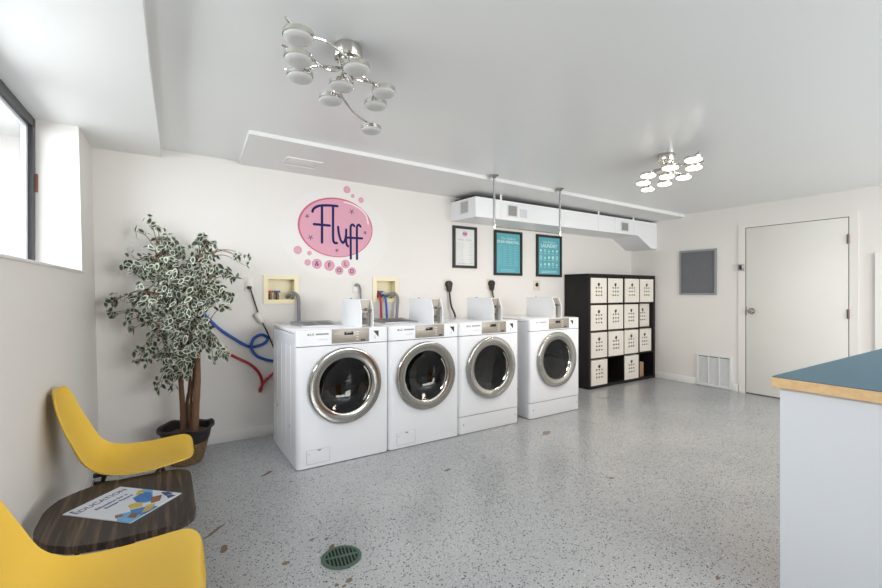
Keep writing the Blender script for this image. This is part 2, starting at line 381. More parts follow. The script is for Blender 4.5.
# door in the right wall
m = MB().box(XR-.010, XR-.0005, 1.496, 2.445, .012, 2.039, .001)
d1 = struct('door_1', m, M['door'])
MB().box(XR-.004, XR-.0001, 1.484, 2.457, .0, 2.050).build('door_gap', M['gap'], d1)
m = MB().prism([(2.453, 0), (2.53, 0), (2.53, 2.095), (1.418, 2.095), (1.418, 0), (1.488, 0), (1.488, 2.046), (2.453, 2.046)], 'x', XR-.012, XR-.0002)
m.build('door_frame', M['wall'], d1)
m = MB().lathe([(0, XR-.075), (.022, XR-.073), (.030, XR-.06), (.026, XR-.046), (.012, XR-.04), (.012, XR-.032), (.036, XR-.018), (.038, XR-.0095), (0, XR-.0095)], (0, 2.384, 1.017), 'x', 24)
m.build('door_knob', M['nickel'], d1)
MB().box(XR-.012, XR-.0095, 2.437, 2.447, .96, 1.07).build('strike_plate', M['nickel'], d1)
for z in (1.81, 1.019, .24):
    MB().cyl((XR-.018, 1.492, z-.05), (XR-.018, 1.492, z+.05), .0085, 10).box(XR-.0135, XR-.0095, 1.492, 1.508, z-.05, z+.05).build('hinge', pm('hinge_bronze', hexc(120, 100, 88), .4, metal=.7), d1)
# low framed door at the right edge
m = MB().box(XR-.016, XR-.0005, .42, 1.227, .02, 1.598, .002)
d2 = struct('door_2', m, M['door'])
m = MB().prism([(1.236, 0), (1.29, 0), (1.29, 1.647), (.36, 1.647), (.36, 0), (.41, 0), (.41, 1.606), (1.236, 1.606)], 'x', XR-.024, XR-.0002)
m.build('door_frame', M['base'], d2)
MB().box(XR-.005, XR-.0001, .40, 1.24, .0, 1.612).build('door_gap', M['gap'], d2)

# ------------------------------------------------------------------ washing machines and dryers
YM = 3.072; DEP = .738
BTN = pm('button_pale', hexc(196, 190, 180), .4)
def machine(kind, x0, W, dyf, coin_dx, label, coin_label=None):
    yf = YM+dyf; yb = yf+DEP; x1 = x0+W; cx = x0+W*.505; zc = .565; H = .983
    name = 'washing_machine' if kind == 'washer' else 'tumble_dryer'
    t = thing(name, label, 'washing machine' if kind == 'washer' else 'dryer', ((x0+x1)/2, (yf+yb)/2, 0), 'front-loading machines along the back wall')
    def plan(ya, yb_, r): return [(p[0], p[1]) for p in rrect(x0, x1, ya, yb_, [r, r, .001, .001], 6)]
    w = .052
    # cabinet: a hollow shell with pressed ribs in its sides
    m = MB(); m.box(x0, x0+.012, yf+w, yb, .006, .953); m.box(x1-.012, x1, yf+w, yb, .006, .953)
    m.box(x0+.012, x1-.012, yb-.012, yb, .006, .953); m.box(x0+.012, x1-.012, yf+w, yb-.012, .006, .024)
    for k in (.16, .30, .44, .58):
        m.box(x0-.002, x0+.001, yf+k, yf+k+.022, .10, .86, .0015, 1)
    cab = m.build('cabinet', M['white_enamel'], t)
    for z, y in ((.33, .56), (.26, .17)): MB().box(x0-.003, x0, yf+y, yf+y+.035, z, z+.022, .001, 1).build('side_slot', M['grey_print'], cab)
    z0 = .16 if kind == 'dryer' else .006
    if kind == 'dryer':
        m = MB().prism(plan(yf+.002, yf+w, .03), 'z', .006, .154); kp = m.build('kick_panel', M['white_enamel'], t, 30)
        for sx in (x0+.045, x1-.045): MB().disc((sx, 0, .085), .006, 'y', yf+.0005, yf+.004, 10).build('screw', M['grey_print'], kp)
    # front panel with the round opening, its front edges rounded
    b = MB(); hole = [(cx+.236*math.cos(2*PI*k/64), zc+.236*math.sin(2*PI*k/64)) for k in range(64)]
    b.plate([(x0+.03, z0), (x1-.03, z0), (x1-.03, .862), (x0+.03, .862)], [hole], 'y', yf, yf+.012)
    for sgn, xe in ((1, x0), (-1, x1)):
        prof = [(xe+sgn*(.03-.03*math.sin(q*PI/12)), yf+.03-.03*math.cos(q*PI/12)) for q in range(7)]+[(xe, yf+w), (xe+sgn*.012, yf+w), (xe+sgn*.03, yf+.012)]
        b.prism(prof, 'z', z0, .862)
    b.build('front_panel', M['white_enamel'], t, 30)
    # console strip with rounded corners
    con = MB().prism(plan(yf, yf+w, .03), 'z', .8675, .972)
    con.prism(plan(yf+.003, yf+w, .028), 'z', .972, .980)
    con = con.build('console', M['white_enamel'], t, 30)
    pa, pb = x0+.245*W/.69, x0+.53*W/.69
    dp = MB().box(pa, pb, yf-.003, yf+.004, .876, .978, .0015).build('display_panel', M['taupe'], con)
    MB().box(pa+.095, pa+.165, yf-.0042, yf-.002, .934, .958, .001).build('screen', M['screen'], dp)
    for q in range(4): MB().box(pa+.185, pa+.208, yf-.0042, yf-.002, .893+q*.019, .902+q*.019, .001).build('button', BTN, dp)
    for q in range(4): MB().box(pa+.02+.017*q, pa+.028+.017*q, yf-.0036, yf-.002, .940, .946).build('button', BTN, dp)
    MB().box(pa+.225, pa+.258, yf-.0042, yf-.002, .884, .896, .001).build('start_button', M['black'], dp)
    # badge with the maker's round mark and two letters, model stripe
    m = MB().disc((x0+.083, 0, .949), .008, 'y', yf-.0015, yf+.001, 20); text(m, 'LG', .022, on_y(x0+.108, yf-.0008, .949), bold=.0006)
    m.build('badge', M['grey_print'], con)
    MB().box(x0+.135, x0+.228, yf-.0012, yf+.001, .944, .955).build('model_stripe', M['grey_print'], con)
    m = MB(); text(m, 'COMMERCIAL', .012, on_y(x0+.185, yf-.0006, .910)); m.build('small_print', pm('print_pale_grey', hexc(205, 207, 212), .5), con)
    st = MB().prism([(x0+.578, .955), (x0+.622, .955), (x0+.622, .905)], 'y', yf-.0012, yf+.001).build('sticker', M['black'], con)
    m = MB(); text(m, '$', .034, on_y(x0+.592, yf-.0008, .905)); m.build('sticker_print', pm('sticker_grey', hexc(196, 196, 200), .5), st)
    MB().disc((x0+.020, 0, .93), .005, 'y', yf+.006, yf+.016, 10).build('screw', M['grey_print'], con)
    # lid
    lid = MB().box(x0-.0005, x1+.0005, yf+w, yb, .956, .983, .006).build('lid', M['white_enamel'], t)
    # door: chrome ring, smoked glass bowl, hinge side notch
    P = [(.262, .0), (.276, -.002), (.279, -.008), (.279, -.022), (.275, -.028), (.268, -.030), (.212, -.024), (.205, -.021), (.200, -.014), (.199, .016), (.236, .02), (.262, 0)]
    ring = MB().lathe([(r, yf+y) for r, y in P], (cx, 0, zc), 'y', 96).build('door', M['ring'], t, 50)
    bowl = [(.1995, -.008), (.185, .002), (.16, .022), (.12, .042), (.06, .054), (0, .057)] if kind == 'washer' else [(.1995, -.010), (.17, -.004), (.1, .004), (0, .006)]
    MB().lathe([(r, yf+y) for r, y in bowl], (cx, 0, zc), 'y', 64).build('door_glass', M['door_glass'], ring, face='-y')
    m = MB()
    arc = [(.187*math.cos(a), .187*math.sin(a)) for a in [-.75+1.5*k/20 for k in range(21)]]
    m.tube([(cx+a, yf-.014+.004, zc+b_) for a, b_ in arc], .0075, 8); m.build('door_handle', M['chrome'], ring)
    # gasket and drum
    MB().lathe([(r, yf+y) for r, y in [(.236, .021), (.232, .05), (.205, .055), (.200, .075), (.215, .10), (.245, .11)]], (cx, 0, zc), 'y', 48).build('gasket', M['gasket'], t)
    drum = MB().lathe([(r, yf+y) for r, y in [(.245, .11), (.262, .15), (.262, .40), (.20, .44), (.10, .425), (0, .42)]], (cx, 0, zc), 'y', 48).build('drum', M['steel'], t)
    for k in range(3):
        a = .5+2*PI*k/3+x0
        (MB().prism([(-.035, .0), (-.012, -.055), (.012, -.055), (.035, 0)], 'y', yf+.15, yf+.40).xf(Matrix.Translation((cx, 0, zc)) @ Matrix.Rotation(a, 4, 'Y') @ Matrix.Translation((0, 0, .262))).build('lifter', M['steel'], drum))
    if kind == 'washer':
        fc = MB().box(x0+.072, x0+.235, yf-.0025, yf+.004, .032, .128, .0015, 1).build('filter_cover', M['white_enamel'], t)
        MB().box(x0+.148, x0+.172, yf-.006, yf-.002, .118, .127, .001).build('filter_latch', M['grey_print'], fc)
        MB().disc((x0+.086, 0, .105), .0035, 'y', yf-.004, yf-.002, 8).build('screw', M['grey_print'], fc)
        m = MB()
        for (a, b_, c, d) in ((x0+.069, x0+.238, .1285, .1298), (x0+.069, x0+.238, .0300, .0312), (x0+.069, x0+.0705, .030, .1298), (x0+.2365, x0+.238, .030, .1298)): m.box(a, b_, yf-.0006, yf+.001, c, d)
        m.build('cover_seam', M['grey_print'], fc)
        # detergent tray lid on top
        tx0, tx1, ty0, ty1 = x0+.115, x0+.445, yf+.30, yf+.64
        m = MB().prism([(ty0, .983), (ty1, .983), (ty1, 1.006), (ty0, .989)], 'x', tx0, tx1)
        tr = m.build('detergent_tray', M['tray'], t)
        m = MB()
        for q in range(2):
            a = tx0+.05+q*.12
            m.prism([(ty0+.04, .9915), (ty0+.24, 1.0015), (ty0+.24, 1.0035), (ty0+.04, .9935)], 'x', a, a+.10)
        m.build('tray_slot', M['vent_slot'], tr)
    # coin box: white housing with side cheeks and a recessed grey front
    ca, cb = x0+coin_dx, x0+coin_dx+.102; zt = 1.194
    m = MB().box(ca+.006, cb-.006, yf+.095, yf+.46, .983, zt, .003)
    cheek = [(yf+.46, .983), (yf+.46, zt), (yf+.078, zt), (yf+.052, 1.14), (yf+.037, 1.10), (yf+.037, .983)]
    m.prism(cheek, 'x', ca, ca+.006); m.prism(cheek, 'x', cb-.006, cb)
    cbx = m.build('coin_box', M['white_box'], t)
    cp = MB().box(ca+.007, cb-.007, yf+.088, yf+.095, .984, zt-.004).build('coin_plate', M['taupe'], cbx)
    m = MB().box(ca+.030, cb-.030, yf+.080, yf+.089, 1.00, 1.09, .002)
    m.cyl(((ca+cb)/2+.014, yf+.060, 1.115), ((ca+cb)/2+.014, yf+.09, 1.115), .011, 14)
    m.box((ca+cb)/2-.008, (ca+cb)/2+.04, yf+.052, yf+.062, 1.110, 1.119, .001)
    m.build('coin_slide', M['slide'], cp)
    MB().cyl(((ca+cb)/2-.005, yf+.076, 1.04), ((ca+cb)/2-.005, yf+.081, 1.04), .012, 14).build('lock', M['black'], cp)
    MB().disc((ca+.04, yf+.35), .008, 'z', zt, zt+.008, 12).build('top_lock', M['grey_print'], cbx)
    # feet
    for fx in (x0+.06, x1-.06):
        for fy in (yf+.09, yf+DEP-.07): MB().cyl((fx, fy, 0), (fx, fy, .007), .022, 12).build('foot', M['black'], t)
    m = MB().box(x0+.02, x1-.02, yf+.03, yb-.02, .002, .0065); m.build('base_shade', M['black'], t)  # black sheet standing in for the shade under the machine
    return t
machine('washer', .786, .706, 0, .495, 'white front-loading washing machine at the left end of the row, side panel exposed')
machine('washer', 1.496, .674, 0, .432, 'white front-loading washing machine with red and blue hoses behind, second in the row')
machine('dryer', 2.1745, .695, 0, .418, 'white front-loading dryer beside the gap in the row, third from the plant')
machine('dryer', 3.024, .726, .004, .390, 'white front-loading dryer standing apart at the right end next to the black shelf')

# ------------------------------------------------------------------ supply boxes, hoses, cords, outlets
def supply_box(a, b, c, d, label, xr=.066, xb=.128):
    t = thing('washer_supply_box', label, 'supply box', ((a+b)/2, YB, c), 'recessed washer supply boxes')
    fr = .040
    m = MB().plate([(a, c), (b, c), (b, d), (a, d)], [[(a+fr, c+fr), (b-fr, c+fr), (b-fr, d-fr*.85), (a+fr, d-fr*.85)]], 'y', YB-.012, YB-.0005)
    m.build('face_frame', M['cream'], t)
    m = MB(); x0, x1, z0, z1 = a+fr-.006, b-fr+.006, c+fr-.006, d-fr*.85+.006
    m.box(x0, x0+.005, YB-.0005, YB+.085, z0, z1); m.box(x1-.005, x1, YB-.0005, YB+.085, z0, z1)
    m.box(x0, x1, YB-.0005, YB+.085, z0, z0+.005); m.box(x0, x1, YB-.0005, YB+.085, z1-.005, z1); m.box(x0, x1, YB+.08, YB+.085, z0, z1)
    m.build('recess_liner', M['cream'], t)
    for xo, col in ((xr, 'red'), (xb, 'blue')):
        x = a+xo; zb = c+fr-.001
        v = MB().cyl((x, YB+.045, zb-.004), (x, YB+.045, zb+.058), .014, 14).cyl((x, YB+.045, zb+.030), (x, YB+.008, zb+.030), .011, 12).build('valve', M['brass'], t)
        h = MB().cyl((x, YB+.045, zb+.056), (x, YB+.045, zb+.066), .006, 10).box(x-.024, x+.024, YB+.026, YB+.062, zb+.062, zb+.080, .005).build('valve_handle', M[col], v)
        h['label'] = col+' valve handle'
supply_box(*BOXES[0], 'cream recessed supply box with red and blue valves above the first washing machine')
supply_box(*BOXES[1], 'cream recessed supply box feeding red and blue hoses to the second washing machine', .058, .108)

def hose(name, pts, r, mat, label, cat, seg=10, n=8, origin=None, group=None):
    m = MB().tube(smoothline(pts, n), r, seg)
    return tag(m.build(name, M[mat], origin=pts[0]), label, cat, group)
yw = YB-.055
def wl(px, py, y=YB-.05): return at(px, py, y=y)
# grey drain hoses arching out of the supply boxes
hose('drain_hose', [(.955, YB+.05, 1.205), (.968, YB-.01, 1.226), (.995, YB-.035, 1.243), (1.028, YB-.05, 1.205), (1.032, YB-.06, 1.10), (1.028, YB-.075, .90)], .0155, 'hose_grey', 'grey ribbed drain hose arching from the left supply box behind the first washer', 'hose', 12)
hose('drain_hose', [(1.935, YB+.05, 1.205), (1.955, YB-.01, 1.226), (1.995, YB-.035, 1.24), (2.030, YB-.05, 1.19), (2.020, YB-.06, 1.08), (1.995, YB-.08, .90)], .0155, 'hose_grey', 'grey drain hose arching from the right supply box behind the second washer', 'hose', 12)
hose('supply_hose', [(1.833, YB+.002, 1.212), (1.834, YB-.022, 1.214), (1.838, YB-.045, 1.18), (1.840, YB-.06, 1.06), (1.838, YB-.08, .90)], .0115, 'red', 'red hose dropping from the right supply box to the second washer', 'hose')
hose('supply_hose', [(1.883, YB+.000, 1.212), (1.886, YB-.022, 1.220), (1.896, YB-.045, 1.18), (1.900, YB-.06, 1.06), (1.898, YB-.08, .90)], .0115, 'blue', 'blue hose dropping from the right supply box to the second washer', 'hose')
# loose hoses hung on the wall between plant and first washer
B = [(200, 310), (211.9, 322.1), (221, 330), (232.3, 337.4), (244.2, 344.6), (252.7, 346.8), (263, 343.9), (267.7, 338.3), (261.8, 334.7), (254, 338.3), (251.3, 346.8), (255.6, 355), (264.6, 359.2), (273.5, 361), (281, 362)]
pts = []
for i, (px, py) in enumerate(B): pts.append(wl(px, py, YB-.0135-(.030 if 8 <= i <= 12 else 0)))
hose('supply_hose', pts, .0125, 'blue', 'blue hose looped on the wall between the potted tree and the first washer', 'hose')
R_ = [(203, 336), (210, 342), (217, 346.8), (234, 356.5), (249.3, 363.8), (258.2, 371.8), (262, 381), (261.2, 389.0), (259.7, 391.2), (260.6, 388), (266, 380), (273.5, 373.2), (282, 366)]
hose('supply_hose', [wl(px, py, YB-.0125-(.028 if i > 8 else 0)) for i, (px, py) in enumerate(R_)], .0115, 'red', 'red hose bent in a hook on the wall left of the first washer', 'hose')

def outlet(x, z, label, mat='outlet', w=.074, h=.118, rnd_=False):
    t = thing('wall_outlet', label, 'outlet', (x, YB, z), 'wall outlets along the back wall')
    MB().box(x-w/2, x+w/2, YB-.006, YB-.0003, z-h/2, z+h/2, .002).build('cover_plate', M[mat], t)
    if rnd_: MB().disc((x, 0, z+.008), .027, 'y', YB-.010, YB-.004, 24).build('socket', M['black'], t)
    else:
        for dz in (.028, -.028): MB().disc((x, 0, z+dz), .017, 'y', YB-.0085, YB-.004, 20).build('socket', M['outlet'], t)
    return t
outlet(.628, 1.318, 'white wall outlet with a plug beside the potted tree')
outlet(1.602, 1.305, 'white wall outlet with grey plug behind the first coin box')
outlet(2.676, 1.330, 'pale wall outlet under the framed price list with a round black plug', 'beige_outlet', .10, .12, True)
outlet(3.285, 1.345, 'pale wall outlet with a round black plug below the left teal poster', 'beige_outlet', .10, .12, True)
outlet(4.058, 1.336, 'beige wall outlet with empty round black socket beside the shelf', 'beige_outlet', .115, .125, True)
# cords
def cord(name, pts, r, plug, label, mat='black', extra=None):
    t = thing(name, label, 'cord', pts[0])
    MB().tube(smoothline(pts, 8), r, 8).build('cable', M[mat], t)
    plug.build('plug', M[mat], t)
    return t
def big_plug(x, z):
    return MB().lathe([(0, YB-.056), (.034, YB-.054), (.038, YB-.045), (.038, YB-.0105), (0, YB-.0105)], (x, 0, z), 'y', 24).prism([(x-.034, z-.01), (x+.034, z-.01), (x+.018, z-.085), (x-.012, z-.085)], 'y', YB-.050, YB-.014)
cord('power_cord', [(2.682, YB-.03, 1.28), (2.69, YB-.03, 1.2), (2.70, YB-.04, 1.10), (2.735, YB-.06, 1.0), (2.75, YB-.08, .90)], .0105, big_plug(2.678, 1.338), 'black power cord and plug hanging between the second and third coin boxes')
cord('power_cord', [(3.295, YB-.03, 1.28), (3.302, YB-.03, 1.24), (3.31, YB-.04, 1.16), (3.31, YB-.05, 1.0), (3.32, YB-.08, .90)], .0105, big_plug(3.288, 1.353), 'black power cord and plug dropping behind the third coin box')
t = cord('power_cord', [(1.598, YB-.03, 1.315), (1.615, YB-.035, 1.318), (1.632, YB-.03, 1.28), (1.636, YB-.03, 1.20), (1.64, YB-.06, .95)], .009, MB().disc((1.598, 0, 1.320), .016, 'y', YB-.04, YB-.0088, 16), 'grey cord bending from the outlet behind the first coin box', 'hose_grey')
p = [(.628, YB-.03, 1.290), wl(250.5, 289, YB-.03), wl(254, 300, YB-.025), wl(257.7, 311.5, YB-.025), wl(262.5, 322.5, YB-.025), wl(267.5, 333, YB-.03), wl(273, 346, YB-.03), wl(279, 358, YB-.03)]
t = cord('power_cord', p, .006, MB().box(.612, .644, YB-.038, YB-.0088, 1.278, 1.302, .004), 'thin grey cord with white inline adapter left of the first washer')
a = wl(256.2, 313.5, YB-.032); b = wl(262.5, 322.3, YB-.032)
m = MB().tube([a, a+(b-a)*.06, b-(b-a)*.06, b], [.022, .026, .026, .022], 16); ad = m.build('adapter', M['outlet'], t); ad['label'] = 'white inline adapter'
# outlet on the left wall, in front of the near chair
t = thing('wall_outlet', 'white wall outlet at the left edge above the yellow chairs', 'outlet', (XL-.06, 1.745, .75))
q = XL+(1.25-.75)*.0196-.032*(YB-1.745)+.0005
MB().box(q+.0003, q+.006, 1.700, 1.782, .69, .808, .002).build('cover_plate', M['outlet'], t)
for dz in (.028, -.028): MB().disc((0, 1.741, .749+dz), .017, 'x', q+.004, q+.008, 18).build('socket', M['outlet'], t)

# ------------------------------------------------------------------ framed prints
def framed(x0, x1, z0, z1, mat, label, deco):
    t = thing('framed_poster', label, 'poster', ((x0+x1)/2, YB, z0), 'framed posters on the back wall')
    fw = .030
    m = MB().plate([(x0, z0), (x1, z0), (x1, z1), (x0, z1)], [[(x0+fw, z0+fw), (x1-fw, z0+fw), (x1-fw, z1-fw), (x0+fw, z1-fw)]], 'y', YB-.024, YB-.001)
    m.build('frame', M['frame'], t)
    pr = MB().box(x0+fw-.004, x1-fw+.004, YB-.010, YB-.006, z0+fw-.004, z1-fw+.004).build('print', M[mat], t)
    deco(pr, x0+fw, x1-fw, z0+fw, z1-fw, YB-.0104)
def deco_price(pr, a, b, c, d, y):
    cx = (a+b)/2; h = d-c
    MB().disc((cx, 0, d-.055), .036, 'y', y, y+.001, 28, .030).build('printed_logo', M['pink'], pr)
    m = MB(); text(m, 'Fluff', .030, on_y(cx, y-.0006, d-.055)); m.build('logo_lettering', M['navy'], pr)
    m = MB(); text(m, 'WASH', .030, on_y(cx-.06, y, d-.125)); text(m, 'FOLD', .030, on_y(cx+.06, y, d-.125))
    for k in range(11):
        z = d-.165-k*.0225
        m.box(a+.012, a+.012+.10+.02*rnd.random(), y, y+.001, z, z+.004); m.box(b-.012-.05-.03*rnd.random(), b-.012, y, y+.001, z, z+.004)
    m.box(a+.04, b-.04, y, y+.001, c+.018, c+.022)
    m.build('printed_lines', M['print'], pr)
def deco_stain(pr, a, b, c, d, y):
    cx = (a+b)/2
    m = MB(); text(m, 'Your Guide to', .040, on_y(cx, y-.0003, d-.062), shear=.25); text(m, 'STAIN REMOVAL', .047, on_y(cx, y-.0003, d-.106), bold=.0014)
    m.build('printed_title', M['print_teal'], pr)
    m = MB()
    for col in range(4):
        for k in range(12):
            z = d-.155-k*.0215; x = a+.022+col*.090
            m.box(x, x+.045+.030*rnd.random(), y, y+.001, z, z+.006)
    for k in range(2): m.box(a+.08, b-.08, y, y+.001, c+.02+k*.018, c+.027+k*.018)
    m.build('printed_lines', M['print_teal_dim'], pr)
def deco_laundry(pr, a, b, c, d, y):
    cx = (a+b)/2
    m = MB(); text(m, 'Your Guide to', .040, on_y(cx, y-.0003, d-.062), shear=.25); text(m, 'LAUNDRY', .066, on_y(cx, y-.0003, d-.112), bold=.0016)
    m.build('printed_title', M['print_teal'], pr)
    m = MB()
    for r in range(3):
        for k in range(5):
            x = a+.055+k*.074; z = d-.175-r*.088; s = .016+.002*((r*5+k*3) % 3)
            i = (r*5+k) % 4
            if i == 0: m.prism([(x-s, z+s), (x+s, z+s), (x+s*.75, z-s), (x-s*.75, z-s)], 'y', y, y+.001)
            elif i == 1: m.plate([(x-s, z-s), (x+s, z-s), (x+s, z+s), (x-s, z+s)], [[(x-s*.6, z-s*.6), (x+s*.6, z-s*.6), (x+s*.6, z+s*.6), (x-s*.6, z+s*.6)]], 'y', y, y+.001)
            elif i == 2: m.prism([(x-s, z-s), (x+s, z-s), (x, z+s)], 'y', y, y+.001)
            else: m.disc((x, 0, z), s*.9, 'y', y, y+.001, 18)
            m.box(x-.022, x+.022, y, y+.001, z-.040, z-.035)
    for k in range(2): m.box(a+.06, b-.06, y, y+.001, c+.022+k*.018, c+.028+k*.018)
    m.build('printed_icons', M['print_teal'], pr)
framed(2.743, 3.076, 1.524, 2.000, 'paper', 'black framed white price list with small pink logo', deco_price)
framed(3.341, 3.791, 1.453, 1.996, 'teal', 'black framed teal stain removal poster, left of two teal posters', deco_stain)
framed(4.043, 4.510, 1.450, 1.995, 'teal', 'black framed teal laundry poster with rows of icons', deco_laundry)

# ------------------------------------------------------------------ painted wall logo
lg = thing('wall_logo', 'pink oval bubble wall logo reading Fluff & Fold above the washers', 'wall logo', (1.41, YB, 1.87))
def Z1(u, v): p = at(285+u/8.4, 175+v/8.4, y=YB); return (p.x, p.z)
def Z2(u, v): return Z1(u, v+378)
mpp = .0097/8.4
MB().disc((1.41, 0, 1.80), .53, 'y', YB-.0007, YB-.0001, 72, .42).build('backing_circle', M['decal'], lg)
e0, e1 = Z1(110, 445), Z1(738, 445)
ocx, ocz, orx, orz = 1.405, 1.868, .368, .284
sk = lambda m: m
ov = MB().disc((ocx, 0, ocz), orx, 'y', YB-.0014, YB-.0006, 80, orz)
rim = [(ocx+orx*math.cos(2*PI*k/80), ocz+orz*math.sin(2*PI*k/80)) for k in range(80)]
rin = [(ocx+(orx-.014)*math.cos(2*PI*k/80)+.004, ocz+(orz-.011)*math.sin(2*PI*k/80)-.003) for k in range(80)]
ov = ov.build('bubble_oval', M['pink'], lg)
MB().plate(rim, [rin], 'y', YB-.0021, YB-.0013).build('oval_rim', M['rose'], ov)
def stroke(m, zs, r, y, n=6, smooth=True):
    p = [(x, y, z) for x, z in zs]
    if smooth and len(p) > 2: p = smoothline(p, n)
    t = MB().tube(p, r, 8)
    t.lathe([(0, -r), (r*.7, -r*.7), (r, 0), (r*.7, r*.7), (0, r)], p[0], 'z', 8); t.lathe([(0, -r), (r*.7, -r*.7), (r, 0), (r*.7, r*.7), (0, r)], p[-1], 'z', 8)
    for v in t.bm.verts: v.co.y = y+(v.co.y-y)*.1
    m.add(t)
hl = MB(); stroke(hl, [Z1(500, 228), Z1(560, 245), Z1(630, 285), Z1(680, 340), Z1(698, 410)], .008, YB-.0022); hl.build('oval_highlight', M['blush'], ov)
hl = MB(); stroke(hl, [Z2(180, 215), Z2(225, 258), Z2(285, 292), Z2(350, 305)], .005, YB-.0022); hl.build('oval_highlight', M['blush'], ov)
let = MB(); yl = YB-.0034; rr = .0115
stroke(let, [Z1(230, 308), Z1(238, 286), Z1(262, 268), Z1(300, 257), Z1(370, 256), Z1(440, 262)], rr, yl)
stroke(let, [Z1(310, 260), Z1(310, 568)], rr, yl); stroke(let, [Z1(242, 413), Z1(375, 425)], rr, yl)
stroke(let, [Z1(403, 262), Z1(403, 400), Z1(404, 535), Z1(414, 568), Z1(436, 572)], rr, yl)
stroke(let, [Z2(445, 58), Z2(451, 110), Z2(466, 165), Z2(486, 192), Z2(504, 165), Z2(512, 120), Z2(513, 80)], rr*.95, yl)
stroke(let, [Z2(513, 85), Z2(512, 160), Z2(517, 205), Z2(530, 222)], rr*.95, yl)
stroke(let, [Z2(582, 52), Z2(567, 38), Z2(552, 52), Z2(550, 90), Z2(551, 200), Z2(552, 325)], rr*.95, yl)
stroke(let, [Z2(634, 56), Z2(619, 40), Z2(605, 54), Z2(603, 90), Z2(603, 200), Z2(604, 328)], rr*.95, yl)
stroke(let, [Z2(520, 148), Z2(648, 155)], rr*.95, yl)
let.build('lettering', M['navy'], lg)
for (u, v, r) in ((560, 308, 22), (185, 345, 16), (215, 525, 20), (672, 485, 16), (435, 633, 15)):
    x, z = Z1(u, v); r *= mpp*1.1; m = MB()
    for k in range(5): a = .3+2*PI*k/5; m.add(MB().prism([(r*.05, -.0024), (r, -.0024), (r, .0024), (r*.05, .0024)], 'y', YB-.0026, YB-.0014).xf(Matrix.Translation((x, 0, z)) @ Matrix.Rotation(a, 4, 'Y')))
    m.build('star', M['navy'], ov)
for (u, v, r, ch) in ((520, 123, 30, ''), (568, 176, 16, ''), (638, 212, 24, ''), (107, 630, 32, ''), (205, 656, 18, ''), (190, 735, 25, ''), (268, 746, 40, '&'), (373, 760, 43, 'F'), (455, 802, 35, 'O'), (508, 748, 36, 'L'), (562, 810, 35, 'D')):
    x, z = Z1(u, v); r *= mpp
    b = MB().disc((x, 0, z), r, 'y', YB-.0016, YB-.0006, 32).build('small_bubble', M['pink'], lg)
    c1 = [(x+r*math.cos(2*PI*k/32), z+r*math.sin(2*PI*k/32)) for k in range(32)]; c2 = [(x+r*.86*math.cos(2*PI*k/32), z+r*.86*math.sin(2*PI*k/32)) for k in range(32)]
    MB().plate(c1, [c2], 'y', YB-.0022, YB-.0015).build('bubble_rim', pm('mauve_vinyl', hexc(212, 142, 164), .5), b)
    if ch:
        m = MB(); text(m, ch, r*1.35, on_y(x, YB-.0024, z)); m.build('bubble_letter', M['navy'], b)

# ------------------------------------------------------------------ duct, hanging rail
t = thing('air_duct', 'long white boxed air duct under the ceiling on the back wall', 'duct', (4.4, 3.8, 2.04))
XD0, YD = 2.725, 3.60
m = MB().prism([(XD0+.03, YD), (XR-.002, YD), (XR-.002, YB-.001), (XD0, YB-.001)], 'z', 2.043, 2.254)
m.prism([(5.62, 2.0435), (5.94, 1.880), (XR-.002, 1.880), (XR-.002, 2.0435)], 'y', YD+.001, YB-.001)
dk = m.build('duct_casing', M['white_box'], t)
for x in (3.10, 4.10, 4.75, 5.10, 5.52): MB().box(x, x+.004, YD-.0008, YD+.002, 2.046, 2.251).build('casing_seam', M['patch'], dk)
def vent_y(x0, x1, z0, z1):
    v = MB().plate([(x0-.016, z0-.014), (x1+.016, z0-.014), (x1+.016, z1+.014), (x0-.016, z1+.014)], [[(x0, z0), (x1, z0), (x1, z1), (x0, z1)]], 'y', YD-.006, YD).build('duct_vent', M['grille'], t)
    MB().box(x0, x1, YD-.0015, YD, z0, z1).build('vent_back', M['vent_slot'], v)
    m = MB()
    for k in range(8):
        z = z0+(z1-z0)*(k+.5)/8; m.obox(((x0+x1)/2, YD-.004, z), (x1-x0)/2, .0008, .006, Matrix.Rotation(.6, 3, 'X'))
    m.build('louvre', pm('louvre_grey', hexc(170, 168, 166), .5), v)
vent_y(3.205, 3.332, 2.094, 2.206); vent_y(5.24, 5.385, 2.088, 2.196)
MB().box(3.378, 3.49, YD-.001, YD+.001, 2.09, 2.185).build('paint_patch', M['patch'], t)
sk_ = Matrix.Translation((XD0, YB, 0)) @ Matrix.Rotation(math.atan2(.03, YB-YD), 4, 'Z')
v = MB().plate([(-.313, 2.090), (-.163, 2.090), (-.163, 2.236), (-.313, 2.236)], [[(-.298, 2.103), (-.178, 2.103), (-.178, 2.224), (-.298, 2.224)]], 'x', -.006, 0).xf(sk_).build('duct_vent', M['grille'], t)
MB().box(-.0015, 0, -.298, -.178, 2.103, 2.224).xf(sk_).build('vent_back', M['vent_slot'], v)
m = MB()
for k in range(9): m.obox((-.004, -.238, 2.106+.0138*k), .0008, .06, .0055, Matrix.Rotation(-.5, 3, 'Y'))
m.xf(sk_).build('louvre', pm('louvre_pale', hexc(205, 203, 200), .5), v)
def bz(x): return 2.283+(XR-x)*.0095
MB().box(XD0+.05, XR-.02, YD+.07, YB-.004, 2.254, bz(XR)-.002).build('gap_shade', M['dark'], t)  # dark block standing in for the shade between duct and soffit
for x in (3.10, 4.755, 5.512):
    m = MB().box(x-.014, x+.014, YD-.0045, YD-.001, 2.215, bz(x), .0005); m.build('hanger_strap', M['white_box'], t)
t = thing('access_panel', 'small flush access panel in the soffit above the wall logo', 'panel', (.97, 3.67, bz(.97)))
m = MB(); m.box(.845, 1.115, 3.56, 3.765, -.006, -.0004, .002)
